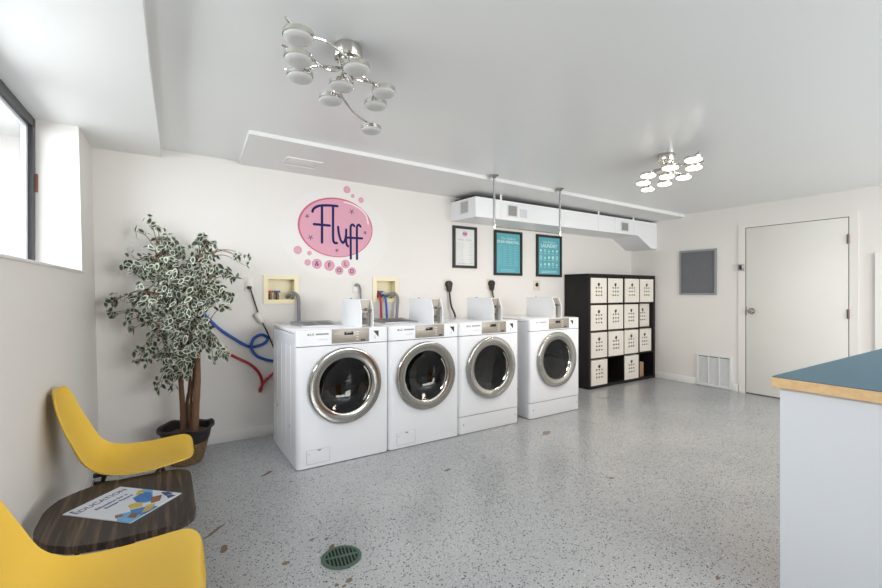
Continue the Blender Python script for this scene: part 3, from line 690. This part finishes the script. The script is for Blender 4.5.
for v in m.bm.verts: v.co.z += bz(v.co.x)
m.build('panel', M['bulk'], t)
m = MB().plate([(.835, 3.55), (1.125, 3.55), (1.125, 3.775), (.835, 3.775)], [[(.848, 3.563), (1.112, 3.563), (1.112, 3.762), (.848, 3.762)]], 'z', -.009, -.0003)
for v in m.bm.verts: v.co.z += bz(v.co.x)
m.build('panel_frame', M['base'], t)

t = thing('hanging_rail', 'steel clothes rail hung on two ceiling poles above the dryers', 'rail', (3.07, 3.137, 1.868))
for x, y in ((2.62, 3.137), (3.526, 3.147)):
    zc_ = ceil_z(x)
    p = MB().cyl((x, y, 1.862), (x, y, zc_-.001), .0115, 14).build('pole', M['alu'], t)
    MB().lathe([(0, zc_-.001), (.042, zc_-.001), (.042, zc_-.007), (.026, zc_-.014), (.016, zc_-.030), (0, zc_-.030)], (x, y, 0), 'z', 24).build('flange', M['nickel'], p)
    MB().lathe([(0, 1.842), (.014, 1.845), (.017, 1.868), (.014, 1.895), (0, 1.897)], (x, y, 0), 'z', 16).build('elbow', M['chrome'], p)
MB().cyl((2.62, 3.137, 1.866), (3.526, 3.147, 1.866), .0055, 12).build('rail', M['nickel'], t)

# ------------------------------------------------------------------ ceiling lights
def ceiling_light(cx, cy, discs, lit, label):
    zt = ceil_z(cx)
    t = thing('ceiling_light', label, 'ceiling light', (cx, cy, zt))
    MB().lathe([(0, zt-.0005), (.062, zt-.0005), (.064, zt-.006), (.064, zt-.052), (.060, zt-.058), (0, zt-.058)], (cx, cy, 0), 'z', 40).build('canopy', M['chrome'], t)
    hub = MB().lathe([(0, zt-.058), (.034, zt-.058), (.030, zt-.075), (.018, zt-.080), (.018, zt-.105), (0, zt-.107)], (cx, cy, 0), 'z', 24)
    for k in range(6): a = k*PI/3; hub.cyl((cx+.045*math.cos(a), cy+.045*math.sin(a), zt-.057), (cx+.030*math.cos(a), cy+.030*math.sin(a), zt-.10), .004, 8)
    hub.build('hub', M['chrome'], t)
    for i, (x, y, z) in enumerate(discs):
        d = Vector((x-cx, y-cy, 0)); L = max(d.length, .05); u = d/L if d.length else Vector((1, 0, 0)); s = u.cross(Vector((0, 0, 1)))
        R = .058; top = z+.024; bend = .18*L*(1 if i % 2 else -1)
        pts = [Vector((cx, cy, zt-.098))+u*.012, Vector((cx, cy, zt-.112))+u*.28*L+s*bend, Vector((cx, cy, max(top, z+.02)+.016))+u*.66*L+s*bend*.7, Vector((x, y, top+.004))-u*.03, Vector((x, y, top+.004))+u*.02]
        if L > .18: pts += [Vector((x, y, top+.014))+u*(R+.012)]
        arm = MB().tube(smoothline(pts, 8), .0055, 8).build('arm', M['chrome'], t)
        rg = MB().lathe([(0, top+.002), (.02, top+.002), (R-.004, top), (R, top-.003), (R, z+.004), (R-.003, z+.003), (R-.004, z+.008)], (x, y, 0), 'z', 36).build('lamp_ring', M['chrome'], arm)
        MB().lathe([(R-.0035, z+.006), (R-.004, z-.004), (R-.010, z-.009), (R*.5, z-.0115), (0, z-.012)], (x, y, 0), 'z', 36).build('lamp_lens', M['lens_on' if lit else 'lens_off'], arm)
    return t
D1 = [at(px, py, z=2.22+dz) for px, py, dz in ((298.3, 38, 0), (298.3, 60, 0), (300, 77.8, 0), (330.7, 100.8, 0), (341.6, 86.7, 0), (356.4, 69.4, .0), (383.7, 93.1, 0), (375.6, 105.9, 0), (371, 130.6, -.06))]
D2 = [at(px, py, z=2.19) for px, py in ((693.4, 159.9), (693.9, 168), (683.7, 177.6), (670.4, 168), (666.8, 176.7), (664.5, 184.1), (648.3, 175.9), (643.4, 183.4), (647.7, 189.7))]
p = at(348, 53.5, z=ceil_z(.7)-.03); ceiling_light(p.x, p.y, [tuple(q) for q in D1], False, 'unlit chrome ceiling light with nine frosted discs on curved arms, near the window')
p = at(666.5, 158.5, z=ceil_z(3.4)-.03); ceiling_light(p.x, p.y, [tuple(q) for q in D2], True, 'lit ceiling light with nine glowing discs near the door side')

# ------------------------------------------------------------------ cube shelf with bins
SX0, SX1, SY0, SY1, SH = 4.575, 6.060, 3.612, 4.000, 1.487
t = thing('cube_shelf', 'black brown sixteen cube shelf unit in the corner by the dryers', 'shelf', ((SX0+SX1)/2, (SY0+SY1)/2, 0))
T = .040; cw = (SX1-SX0-2*T-3*.016)/4; ch = (SH-2*T-3*.016)/4
for xa in (SX0, SX1-T): MB().box(xa, xa+T, SY0, SY1, 0, SH, .001, 1).build('side_panel', M['shelf'], t)
MB().box(SX0+T, SX1-T, SY0, SY1, SH-T, SH).build('top_panel', M['shelf'], t)
MB().box(SX0+T, SX1-T, SY0, SY1, 0, T).build('bottom_panel', M['shelf'], t)
cells = {}
for c in range(4):
    for r in range(4): cells[(r, c)] = (SX0+T+c*(cw+.016), SH-T-(r+1)*ch-r*.016)
for c in range(1, 4): x = cells[(0, c)][0]; MB().box(x-.016, x, SY0, SY1-.002, T, SH-T).build('divider', M['shelf'], t)
for r in range(3): z = cells[(r, 0)][1]; MB().box(SX0+T, SX1-T, SY0+.0015, SY1-.003, z-.016, z).build('shelf_board', M['shelf'], t)
MB().box(SX0+T, SX1-T, SY1-.006, SY1-.001, T, SH-T).build('back_panel', M['shelf'], t)
def bin_mesh():
    W, Hh, D = .322, .326, .32
    hl_ = [[((.023)*math.cos(2*PI*q/18), Hh-.085+(.023)*math.sin(2*PI*q/18)) for q in range(18)]]
    for i in (-1, 0, 1):
        for k in range(3): hl_.append([(i*.052+.0135*math.cos(2*PI*q/12), Hh-.128-k*.049+.0135*math.sin(2*PI*q/12)) for q in range(12)])
    b = MB(); b.plate([(-W/2, 0), (W/2, 0), (W/2, Hh), (-W/2, Hh)], hl_, 'y', 0, .004)
    b.box(-W/2, W/2, D-.006, D, 0, Hh); b.box(-W/2, -W/2+.006, .004, D-.006, 0, Hh); b.box(W/2-.006, W/2, .004, D-.006, 0, Hh); b.box(-W/2+.006, W/2-.006, .004, D-.006, 0, .006); b.box(-W/2+.006, W/2-.006, .004, D-.006, Hh-.006, Hh)
    return b
proto_b = bin_mesh().build('storage_bin', M['bin'])
words_r = ['top row', 'second row', 'third row', 'bottom row']; words_c = ['far left', 'second from the left', 'third from the left', 'far right']
offs = {(0, 0): (0, -.004), (0, 1): (.0, .0), (0, 2): (.0, -.012), (0, 3): (-.006, -.012), (1, 0): (0, -.005), (1, 1): (.0, -.004), (1, 2): (.0, .0), (1, 3): (-.008, .05), (2, 0): (0, -.01), (2, 1): (-.005, -.014), (2, 2): (0, 0), (2, 3): (-.006, .02), (3, 0): (0, -.012), (3, 2): (0, -.004)}
first = True
for (r, c), (dx, dy) in offs.items():
    x, z = cells[(r, c)]
    o = proto_b if first else proto_b.copy()
    if not first: C.objects.link(o)
    o.location = (x+cw/2+dx, SY0+.006+dy, z+.0005)
    tag(o, 'white bin with punched holes, %s of the black shelf, %s' % (words_r[r], words_c[c]), 'storage bin', 'white punched bins in the cube shelf')
    first = False
x, z = cells[(3, 3)]
m = MB().box(x+.012, x+.142, SY0+.03, SY0+.22, z+.0005, z+.205, .003)
tag(m.build('cardboard_box', M['card'], origin=(x+.077, SY0+.12, z+.0005)), 'small brown cardboard box in the bottom right cube of the shelf', 'box')

# ------------------------------------------------------------------ right wall fittings
t = thing('pin_board', 'small grey felt notice board in aluminium frame left of the door', 'notice board', (XR, 3.02, 1.21))
MB().plate([(2.783, 1.212), (3.262, 1.212), (3.262, 1.820), (2.783, 1.820)], [[(2.808, 1.237), (3.237, 1.237), (3.237, 1.795), (2.808, 1.795)]], 'x', XR-.018, XR-.001).build('frame', M['alu'], t)
MB().box(XR-.009, XR-.002, 2.806, 3.239, 1.235, 1.797).build('felt_panel', M['felt'], t)
t = thing('wall_grille', 'white return air grille at floor level left of the door', 'vent', (XR, 2.82, .008))
y0, y1, z0, z1 = 2.606, 3.034, .008, .427
hs = []; n3 = (y1-y0-.06)/3
for k in range(3): a = y0+.022+k*(n3+.008); hs.append([(a, z0+.024), (a+n3, z0+.024), (a+n3, z1-.024), (a, z1-.024)])
MB().plate([(y0, z0), (y1, z0), (y1, z1), (y0, z1)], hs, 'x', XR-.016, XR-.001).build('grille_frame', M['grille'], t)
MB().box(XR-.003, XR-.001, y0+.01, y1-.01, z0+.01, z1-.01).build('grille_recess', M['grille_dark'], t)
for hh in hs:
    m = MB()
    for k in range(26):
        z = z0+.030+k*.0138; m.obox((XR-.008, (hh[0][0]+hh[1][0])/2, z), .0008, (hh[1][0]-hh[0][0])/2, .0055, Matrix.Rotation(.55, 3, 'Y'))
    m.build('louvre', M['grille'], t)
t = thing('door_bell', 'small metal switch plate on the wall beside the door edge', 'switch', (XR, 2.55, 1.556))
MB().box(XR-.034, XR-.026, 2.460, 2.528, 1.517, 1.595, .002).build('plate', M['alu'], t)
MB().box(XR-.038, XR-.033, 2.482, 2.508, 1.53, 1.582, .002).build('button', M['black'], t)

# ------------------------------------------------------------------ counter
t = thing('service_counter', 'white service counter with teal top and wooden edge at the right', 'counter', (3.0, .1, 0))
cx0, cyb, cz = 2.052, .742, .914
MB().prism(rrect(cx0+.003, 4.417, -.617, cyb-.003, .012), 'z', cz-.0015, cz+.001).build('countertop', M['laminate'], t)
m = MB().plate(rrect(cx0, 4.42, -.62, cyb, .014), [rrect(cx0+.024, 4.4, -.6, cyb-.024, .006)], 'z', cz-.041, cz-.0016)
bmesh.ops.bevel(m.bm, geom=[e for e in m.bm.edges if abs(e.verts[0].co.z-e.verts[1].co.z) < 1e-5 and len(e.link_faces) == 2 and e.calc_face_angle(0) > 1], offset=.003, segments=2, affect='EDGES')
m.build('wood_edge', M['oak_edge'], t)
MB().box(cx0+.034, 4.35, -.5, cyb-.022, 0, cz-.0395, .002).build('counter_body', M['counter'], t)

MB().box(cx0+.12, cx0+.62, cyb-.0218, cyb-.012, .05, cz-.045).build('reflection_panel', M['panelling'], t)  # unseen panel added for its brown reflection in the washer ring

# ------------------------------------------------------------------ floor drain
p = at(341.5, 557.5, z=0)
t = thing('floor_drain', 'round green slotted drain cover set in the floor', 'drain', (p.x, p.y, 0))
MB().lathe([(0, .0006), (.090, .0006), (.093, .004), (.087, .0075), (.076, .0065), (.074, .003), (0, .003)], (p.x, p.y, 0), 'z', 48).build('drain_ring', M['drain'], t)
MB().disc((p.x, p.y), .0735, 'z', .003, .0036, 40).build('drain_pit', M['dark'], t)
m = MB(); pa_, pb_ = at(329, 561, z=0), at(356, 554.6, z=0); ang = math.atan2(pb_.y-pa_.y, pb_.x-pa_.x); rot = Matrix.Translation((p.x, p.y, 0)) @ Matrix.Rotation(ang, 4, 'Z')
g = MB(); g.box(-.074, .074, -.006, .006, .0036, .0085, .001)
for k in range(-4, 6):
    x = (k-.5)*.0165; hh = math.sqrt(max(.074**2-x*x, 0)); g.box(x-.0032, x+.0032, -hh, hh, .0036, .0078, .001)
g.xf(rot); g.build('drain_grate', M['drain'], t)

# ------------------------------------------------------------------ potted tree
TX, TY = .150, 3.690
t = thing('potted_tree', 'variegated ficus tree in a woven basket in the back left corner', 'potted tree', (TX, TY, 0))
pot = MB().lathe([(0, .002), (.100, .002), (.110, .02), (.132, .10), (.146, .165), (.139, .168), (.122, .10), (0, .09)], (TX, TY, 0), 'z', 40).build('basket', M['weave'], t)
prof = [(.1455, .160), (.152, .175), (.160, .215), (.166, .245), (.178, .256), (.186, .262), (.178, .270), (.160, .262), (.150, .215), (.141, .165)]
m = MB().lathe(prof, (TX, TY, 0), 'z', 44)
for v in m.bm.verts:
    a = math.atan2(v.co.y-TY, v.co.x-TX)
    if v.co.z > .24: v.co.z += .010*math.sin(3*a+1)+.006*math.sin(7*a)
m.build('basket_rim', M['pot_black'], pot)
m = MB().lathe([(.147, .212), (.13, .222), (.10, .226), (.05, .232), (0, .23)], (TX, TY, 0), 'z', 40)
for v in m.bm.verts: v.co.z += rnd.uniform(-.006, .006)
m.build('moss', M['moss'], t, 80)
DT = ray(186, 400).normalized()
dT = TX*math.sin(A)+TY*math.cos(A)
def tp(px, py, dd=0): return at(px, py, d=dT+dd)
m = MB()
for pts, r0, r1 in (([(183.5, 430, 0), (182.5, 405, 0), (181, 380, .01), (181.5, 350, .02), (186, 325, .01), (180, 298, 0)], .021, .012),
                    ([(194.5, 431, -.05), (196, 405, -.05), (197.5, 380, -.04), (197.5, 352, -.03), (199, 325, -.03), (203, 290, -.02)], .027, .014),
                    ([(189.5, 430, .05), (187, 405, .04), (190, 385, .03), (189, 360, .03), (192, 335, .03), (190, 300, .04)], .013, .009),
                    ([(191, 432, -.02), (191, 400, -.02), (194, 370, -.01), (191, 345, .0), (188, 320, .0)], .011, .008)):
    P = smoothline([tp(*p) for p in pts], 6); n = len(P)
    m.tube(P, [r0+(r1-r0)*i/(n-1)+rnd.uniform(-.0012, .0012) for i in range(n)], 9)
m.build('trunk', M['bark'], t, 60)
# clusters: (px, py, spread, number of leaves, depth offset)
CL = [(137, 231, 4.5, 5, -.05), (149, 221, 5, 8, -.03), (158, 227, 5, 6, 0), (157, 241, 7, 14, 0), (168, 240, 6, 14, 0), (176, 250, 7, 18, .02), (165, 256, 11, 38, -.02), (150, 260, 11, 34, -.06), (136, 262, 9, 20, -.08), (129, 268, 5, 9, -.1),
      (147, 272, 9, 26, -.08), (162, 272, 12, 48, -.05), (178, 268, 12, 44, 0), (190, 262, 9, 26, .03), (196, 250, 7, 16, .04), (204, 243, 7, 16, .02), (212, 243, 4, 6, 0), (200, 238, 4, 6, .02), (209, 256, 7, 18, .02), (213, 268, 6, 12, -.02),
      (203, 272, 9, 30, -.02), (190, 282, 12, 46, -.08), (172, 288, 13, 54, -.10), (152, 286, 10, 32, -.10), (198, 292, 12, 48, -.10), (210, 286, 8, 22, -.05), (222, 274, 5, 9, 0), (232, 278, 5, 9, -.02), (229, 272, 4, 6, -.02),
      (217, 290, 6, 14, -.06), (224, 297, 6, 12, -.04), (231, 297, 4, 5, -.04), (226, 308, 4, 6, -.04), (214, 304, 7, 16, -.08), (200, 308, 11, 40, -.12), (184, 306, 12, 48, -.12), (166, 304, 12, 42, -.12), (150, 303, 8, 20, -.12), (138, 300, 6, 13, -.12),
      (128, 299, 5, 9, -.14), (116, 299, 5, 8, -.14), (109, 303, 4, 6, -.15), (108, 313, 4, 5, -.15), (114, 314, 3, 4, -.14), (129, 311, 5, 7, -.13), (126, 321, 4, 5, -.12), (137, 316, 6, 9, -.12), (131, 330, 3, 4, -.1), (150, 318, 8, 20, -.10),
      (165, 322, 11, 40, -.12), (182, 326, 11, 42, -.12), (198, 326, 10, 36, -.12), (208, 330, 7, 18, -.10), (212, 340, 7, 16, -.10), (219, 350, 6, 14, -.10), (226, 358, 4, 7, -.1), (213, 357, 5, 9, -.1), (203, 342, 8, 20, -.1), (190, 342, 10, 34, -.1),
      (174, 340, 10, 34, -.12), (158, 338, 8, 22, -.12), (147, 348, 6, 13, -.12), (140, 353, 4, 7, -.12), (138, 362, 3, 4, -.12), (147, 362, 4, 6, -.12), (157, 356, 8, 20, -.12), (170, 358, 10, 32, -.12), (186, 358, 9, 26, -.12), (178, 374, 7, 18, -.12), (168, 372, 6, 12, -.12), (162, 382, 5, 9, -.12), (172, 386, 5, 8, -.12), (156, 390, 3, 4, -.12), (190, 372, 5, 9, -.12),
      (240, 257, 3.5, 4, -.02), (248, 256, 3, 3, -.02), (246, 266, 2.5, 2, -.02), (236, 254, 2.5, 2, -.02)]
NODES = [tp(183, 330), tp(182, 300), tp(198, 320, -.03), tp(202, 292, -.02), tp(190, 300, .03), tp(175, 275), tp(160, 262, -.05), tp(199, 262, .02), tp(168, 300, -.1), tp(165, 330, -.1), tp(205, 330, -.08), tp(182, 350, -.08)]
tw = MB(); lf = MB()
def leaf(c, axis, nrm, L, W):
    axis = axis.normalized(); side = axis.cross(nrm).normalized(); nrm = side.cross(axis).normalized()
    shape = [(0, 0), (.14, .30), (.34, .49), (.58, .46), (.80, .27), (1, 0), (.80, -.27), (.58, -.46), (.34, -.49), (.14, -.30)]
    curl = rnd.uniform(.05, .22)
    def pt(u, v, k=1): return c+axis*(u*L)+side*(v*W*k)+nrm*(abs(v)*W*curl-u*u*L*.10)
    outer = [lf.bm.verts.new(pt(u, v)) for u, v in shape]
    kk = rnd.uniform(.58, .84)
    inner = [lf.bm.verts.new(pt(.5+(u-.5)*kk+rnd.uniform(-.03, .03), v*kk+rnd.uniform(-.03, .03))) for u, v in shape]
    f = lf.bm.faces.new(inner); f.material_index = 0
    for i in range(10):
        f = lf.bm.faces.new((outer[i], outer[(i+1) % 10], inner[(i+1) % 10], inner[i])); f.material_index = 1
for (px, py, s, n, dd) in CL:
    c = tp(px, py, dd*.8); k = s*dT/F
    near = min(NODES, key=lambda q: (q-c).length)
    mid = (near+c)/2+Vector((0, 0, .03+.1*(c-near).length))
    if (c-near).length > .03: P = smoothline([near, mid, c], 6); tw.tube(P, [.0045-.003*i/(len(P)-1) for i in range(len(P))], 6)
    for j in range(n):
        off = Vector((rnd.gauss(0, 1), rnd.gauss(0, 1), rnd.gauss(0, 1)))*k*.62
        if off.length > k*1.25: off *= k*1.25/off.length
        q = c+off
        if q.y > YB-.05: q.y = YB-.05-rnd.random()*.05
        ax = (off.normalized()*.5+Vector((rnd.uniform(-.8, .8), rnd.uniform(-.8, .8), -rnd.uniform(.1, 1.0))))
        nr = Vector((rnd.uniform(-1, 1), rnd.uniform(-1.3, .5), rnd.uniform(.0, 1.2)))
        if nr.cross(ax).length < .1: nr = Vector((0, 0, 1))
        L = rnd.uniform(.050, .074); leaf(q-ax.normalized()*L*.5, ax, nr, L, L*rnd.uniform(.46, .58))
        if j % 3 == 0: tw.tube([c, (c+q)/2+Vector((0, 0, .006)), q], .0012, 4)
tw.build('branch', M['twig'], t)
fo = lf.build('foliage', [M['leaf'], M['cream_leaf']], t, 80)

# ------------------------------------------------------------------ yellow shell chairs
PR = [(-.250, .800), (-.236, .740), (-.214, .655), (-.184, .565), (-.146, .470), (-.088, .414), (-.01, .395), (.08, .398), (.165, .414), (.225, .428), (.256, .430), (.272, .424)]
HW = [.150, .170, .185, .196, .206, .218, .230, .236, .232, .222, .208, .196]
ED = [.010, .014, .018, .024, .030, .032, .028, .020, .012, .006, .002, .0]
def samp(Lst, s):
    f = s*(len(Lst)-1); i = min(int(f), len(Lst)-2); u = f-i
    g = lambda k: Lst[max(0, min(len(Lst)-1, k))]
    def cr(a, b, c, d): return .5*((2*b)+(c-a)*u+(2*a-5*b+4*c-d)*u*u+(3*b-a-3*c+d)*u**3)
    if isinstance(Lst[0], tuple): return tuple(cr(g(i-1)[k], g(i)[k], g(i+1)[k], g(i+2)[k]) for k in range(2))
    return cr(g(i-1), g(i), g(i+1), g(i+2))
def shell_mesh():
    N_, K = 80, 28; th = .0055; top, bot = [], []
    for i in range(N_+1):
        s = .5-.5*math.cos(PI*(.003+.994*i/N_)); x, z = samp(PR, s); x2, z2 = samp(PR, min(1, s+.01)); x1, z1 = samp(PR, max(0, s-.01))
        tx, tz = x2-x1, z2-z1; l = math.hypot(tx, tz); nx, nz = -tz/l, tx/l      # towards the sitter
        e = abs(2*s-1); w = samp(HW, s)*(max(0, 1-e**8))**(1/2.2); ed = samp(ED, s)
        ra, rb = [], []
        for k in range(K+1):
            q = -1+2*k/K; q = math.sin(q*PI/2)
            o = ed*abs(q)**2.6-.010*(1-q*q)
            ra.append(Vector((x+nx*(o+th), q*w, z+nz*(o+th)))); rb.append(Vector((x+nx*(o-th*.2), q*w, z+nz*(o-th*.2))))
        top.append(ra); bot.append(rb)
    m = MB(); V1 = [[m.bm.verts.new(p) for p in r] for r in top]; V2 = [[m.bm.verts.new(p) for p in r] for r in bot]
    for i in range(N_):
        for k in range(K):
            m.bm.faces.new((V1[i][k], V1[i][k+1], V1[i+1][k+1], V1[i+1][k])); m.bm.faces.new((V2[i][k], V2[i+1][k], V2[i+1][k+1], V2[i][k+1]))
        for k, q in ((0, 1), (K, 0)): m.bm.faces.new((V1[i][k], V1[i+1][k], V2[i+1][k], V2[i][k]))
    for i in (0, N_):
        for k in range(K): m.bm.faces.new((V1[i][k], V1[i][k+1], V2[i][k+1], V2[i][k]))
    return m
def chair(x, y, rz, sx_, label):
    t = thing('shell_chair', label, 'chair', (x, y, 0), 'yellow shell chairs by the window wall'); t.rotation_euler.z = rz
    X = Matrix.Translation((x, y, 0)) @ Matrix.Diagonal((sx_, 1, 1, 1))
    shell_mesh().xf(X).build('seat_shell', M['yellow'], t, 60)
    fr = MB().tube(smoothline([(-.10, -.15, .376), (-.02, -.155, .366), (.12, -.15, .366), (.12, .15, .366), (-.02, .155, .366), (-.10, .15, .376)], 4), .009, 8)
    fr.box(-.12, .14, -.012, .012, .352, .370, .002); fr.xf(X).build('seat_bracket', M['black'], t)
    for sx, sy in ((1, 1), (1, -1), (-1, 1), (-1, -1)):
        lg_ = MB().tube([(.02+sx*.10, sy*.13, .366), (.02+sx*.19, sy*.19, .006)], [.011, .009], 10); lg_.lathe([(0, 0), (.014, 0), (.014, .008), (.01, .012), (0, .012)], (.02+sx*.19, sy*.19, 0), 'z', 12)
        lg_.xf(X).build('leg', M['black'], t)
    return t
chair(-.152, 2.672, -.03, 1.07, 'yellow plastic shell chair beyond the dark side table, nearer the plant')
chair(-.183, 1.515, -.03, 1.07, 'yellow plastic shell chair in the bottom left corner, nearest the viewer')

# ------------------------------------------------------------------ side table and magazine
TZ = .402
t = thing('side_table', 'low dark striped wood side table between the yellow chairs', 'table', (-.12, 2.14, 0))
out = rrect(-.385, .106, 1.856, 2.440, [.24, .09, .09, .22], 9)
out = [(x+(.012*(1-((y-2.17)/.33)**2) if x > .0 else 0), y) for x, y in out]
m = MB().prism(out, 'z', TZ-.026, TZ)
bmesh.ops.bevel(m.bm, geom=[e for e in m.bm.edges if abs(e.verts[0].co.z-e.verts[1].co.z) < 1e-6], offset=.003, segments=2, affect='EDGES')
m.build('tabletop', M['walnut'], t)
m = MB().box(-.16, -.08, 1.90, 2.44, TZ-.05, TZ-.0265, .003); m.build('top_bracket', M['black'], t)
MB().tube([(-.12, 2.17, .02), (-.12, 2.17, TZ-.05)], .028, 20).build('pedestal', M['black'], t)
MB().lathe([(0, 0), (.19, 0), (.19, .008), (.05, .022), (.028, .03), (0, .03)], (-.12, 2.17, 0), 'z', 40).build('foot_plate', M['black'], t)

# magazine: its top edge runs away from the viewer
q = [at(px, py, z=TZ+.004) for px, py in ((61.6, 515.3), (120.6, 486.9), (181, 491.5), (130.8, 523.3))]
o = q[0].copy(); ex = (q[1]-q[0]).normalized(); Wm = .218*1.1; Hm = .280*1.1
ctr = sum((v for v in q), Vector())/4
ey = -((q[2]-q[1])+(q[3]-q[0])).normalized(); ey = (ey-ex*ey.dot(ex)).normalized()
o = ctr-ex*Wm/2-ey*Hm/2
MX = Matrix.Translation((o.x, o.y, TZ)) @ Matrix((( ex.x, ey.x, 0, 0), (ex.y, ey.y, 0, 0), (0, 0, 1, 0), (0, 0, 0, 1))) @ Matrix.Diagonal((1.1, 1.1, 1, 1))
t = thing('magazine', 'magazine with blue and white cover lying on the dark side table', 'magazine', (ctr.x, ctr.y, TZ))
m = MB().box(0, .218, 0, .28, .0003, .0045, .0008, 1); m.xf(MX); mg = m.build('cover', M['magazine'], t)
LAY = [0]
def ink(name, polys, mat):
    LAY[0] += 1
    for p in polys: MB().prism(p, 'z', .0044, .0046+.0001*LAY[0]).xf(MX).build(name, M[mat], mg)
ink('cover_picture', [[(.0, .0), (.05, .0), (.085, .04), (.035, .09), (0, .055)], [(.14, .05), (.218, .13), (.218, .175), (.185, .15), (.12, .075)]], 'mag_sky')
ink('cover_picture', [[(.055, .0), (.11, .0), (.115, .03), (.07, .075), (.045, .045)], [(.115, .09), (.15, .06), (.20, .12), (.195, .15), (.145, .145)]], 'mag_blue')
ink('cover_picture', [[(.075, .080), (.10, .055), (.125, .08), (.12, .105), (.095, .112)], [(.06, .02), (.085, .005), (.13, .03), (.11, .048)], [(.165, .155), (.19, .14), (.21, .165), (.20, .18)]], 'mag_yellow')
ink('cover_picture', [[(.125, .045), (.15, .03), (.19, .06), (.165, .085)], [(.012, .075), (.03, .06), (.04, .075), (.03, .095)], [(.03, .012), (.06, .028), (.05, .05), (.025, .04)]], 'mag_brown')
ink('cover_picture', [[(.185, .04), (.21, .03), (.216, .06), (.205, .08)], [(.17, .015), (.195, .005), (.2, .03), (.185, .036)]], 'ink')
m = MB(); text(m, 'EDUCATION', .034, Matrix.Translation((.105, .238, .0050)), depth=.0003); text(m, 'Education for a', .0195, Matrix.Translation((.107, .196, .0048)), depth=.0003, bold=.0004); text(m, 'Better Future', .0195, Matrix.Translation((.115, .172, .0048)), depth=.0003, bold=.0004)
m.disc((.016, .262), .006, 'z', .0044, .005, 14)
m.xf(MX); m.build('cover_print', M['ink'], mg)

# ------------------------------------------------------------------ light
w = bpy.data.worlds.new('World'); sc.world = w; w.use_nodes = True
bg = w.node_tree.nodes['Background']; bg.inputs['Color'].default_value = (.93, .96, 1, 1); bg.inputs['Strength'].default_value = 1.1
def area(name, loc, rot, sx, sy, power, col=(1, 1, 1)):
    l = bpy.data.lights.new(name, 'AREA'); l.shape = 'RECTANGLE'; l.size = sx; l.size_y = sy; l.energy = power; l.color = col
    o = bpy.data.objects.new(name, l); C.objects.link(o); o.location = loc; o.rotation_euler = rot; return o
area('window_daylight', (xw-.52, 2.2, 2.02), (0, -1.05, 0), .7, 2.6, 85, (.97, .99, 1))
area('added_front_daylight', (3.5, YF-.15, 1.42), (PI/2, 0, 0), 3.7, 1.4, 235, (1, .965, .925))  # added lamp: daylight for the unseen window put behind the viewer
for q in D2:                                              # the light each lit lens throws down
    l = bpy.data.lights.new('lens_light', 'AREA'); l.shape = 'DISK'; l.size = .10; l.energy = 2.4; l.color = (1, .87, .72)
    o = bpy.data.objects.new('lens_light', l); C.objects.link(o); o.location = (q.x, q.y, q.z-.016)
sc.view_settings.view_transform = 'Standard'; sc.view_settings.look = 'None'; sc.view_settings.gamma = 1; sc.view_settings.exposure = -.04
sc.cycles.caustics_reflective = False; sc.cycles.caustics_refractive = False
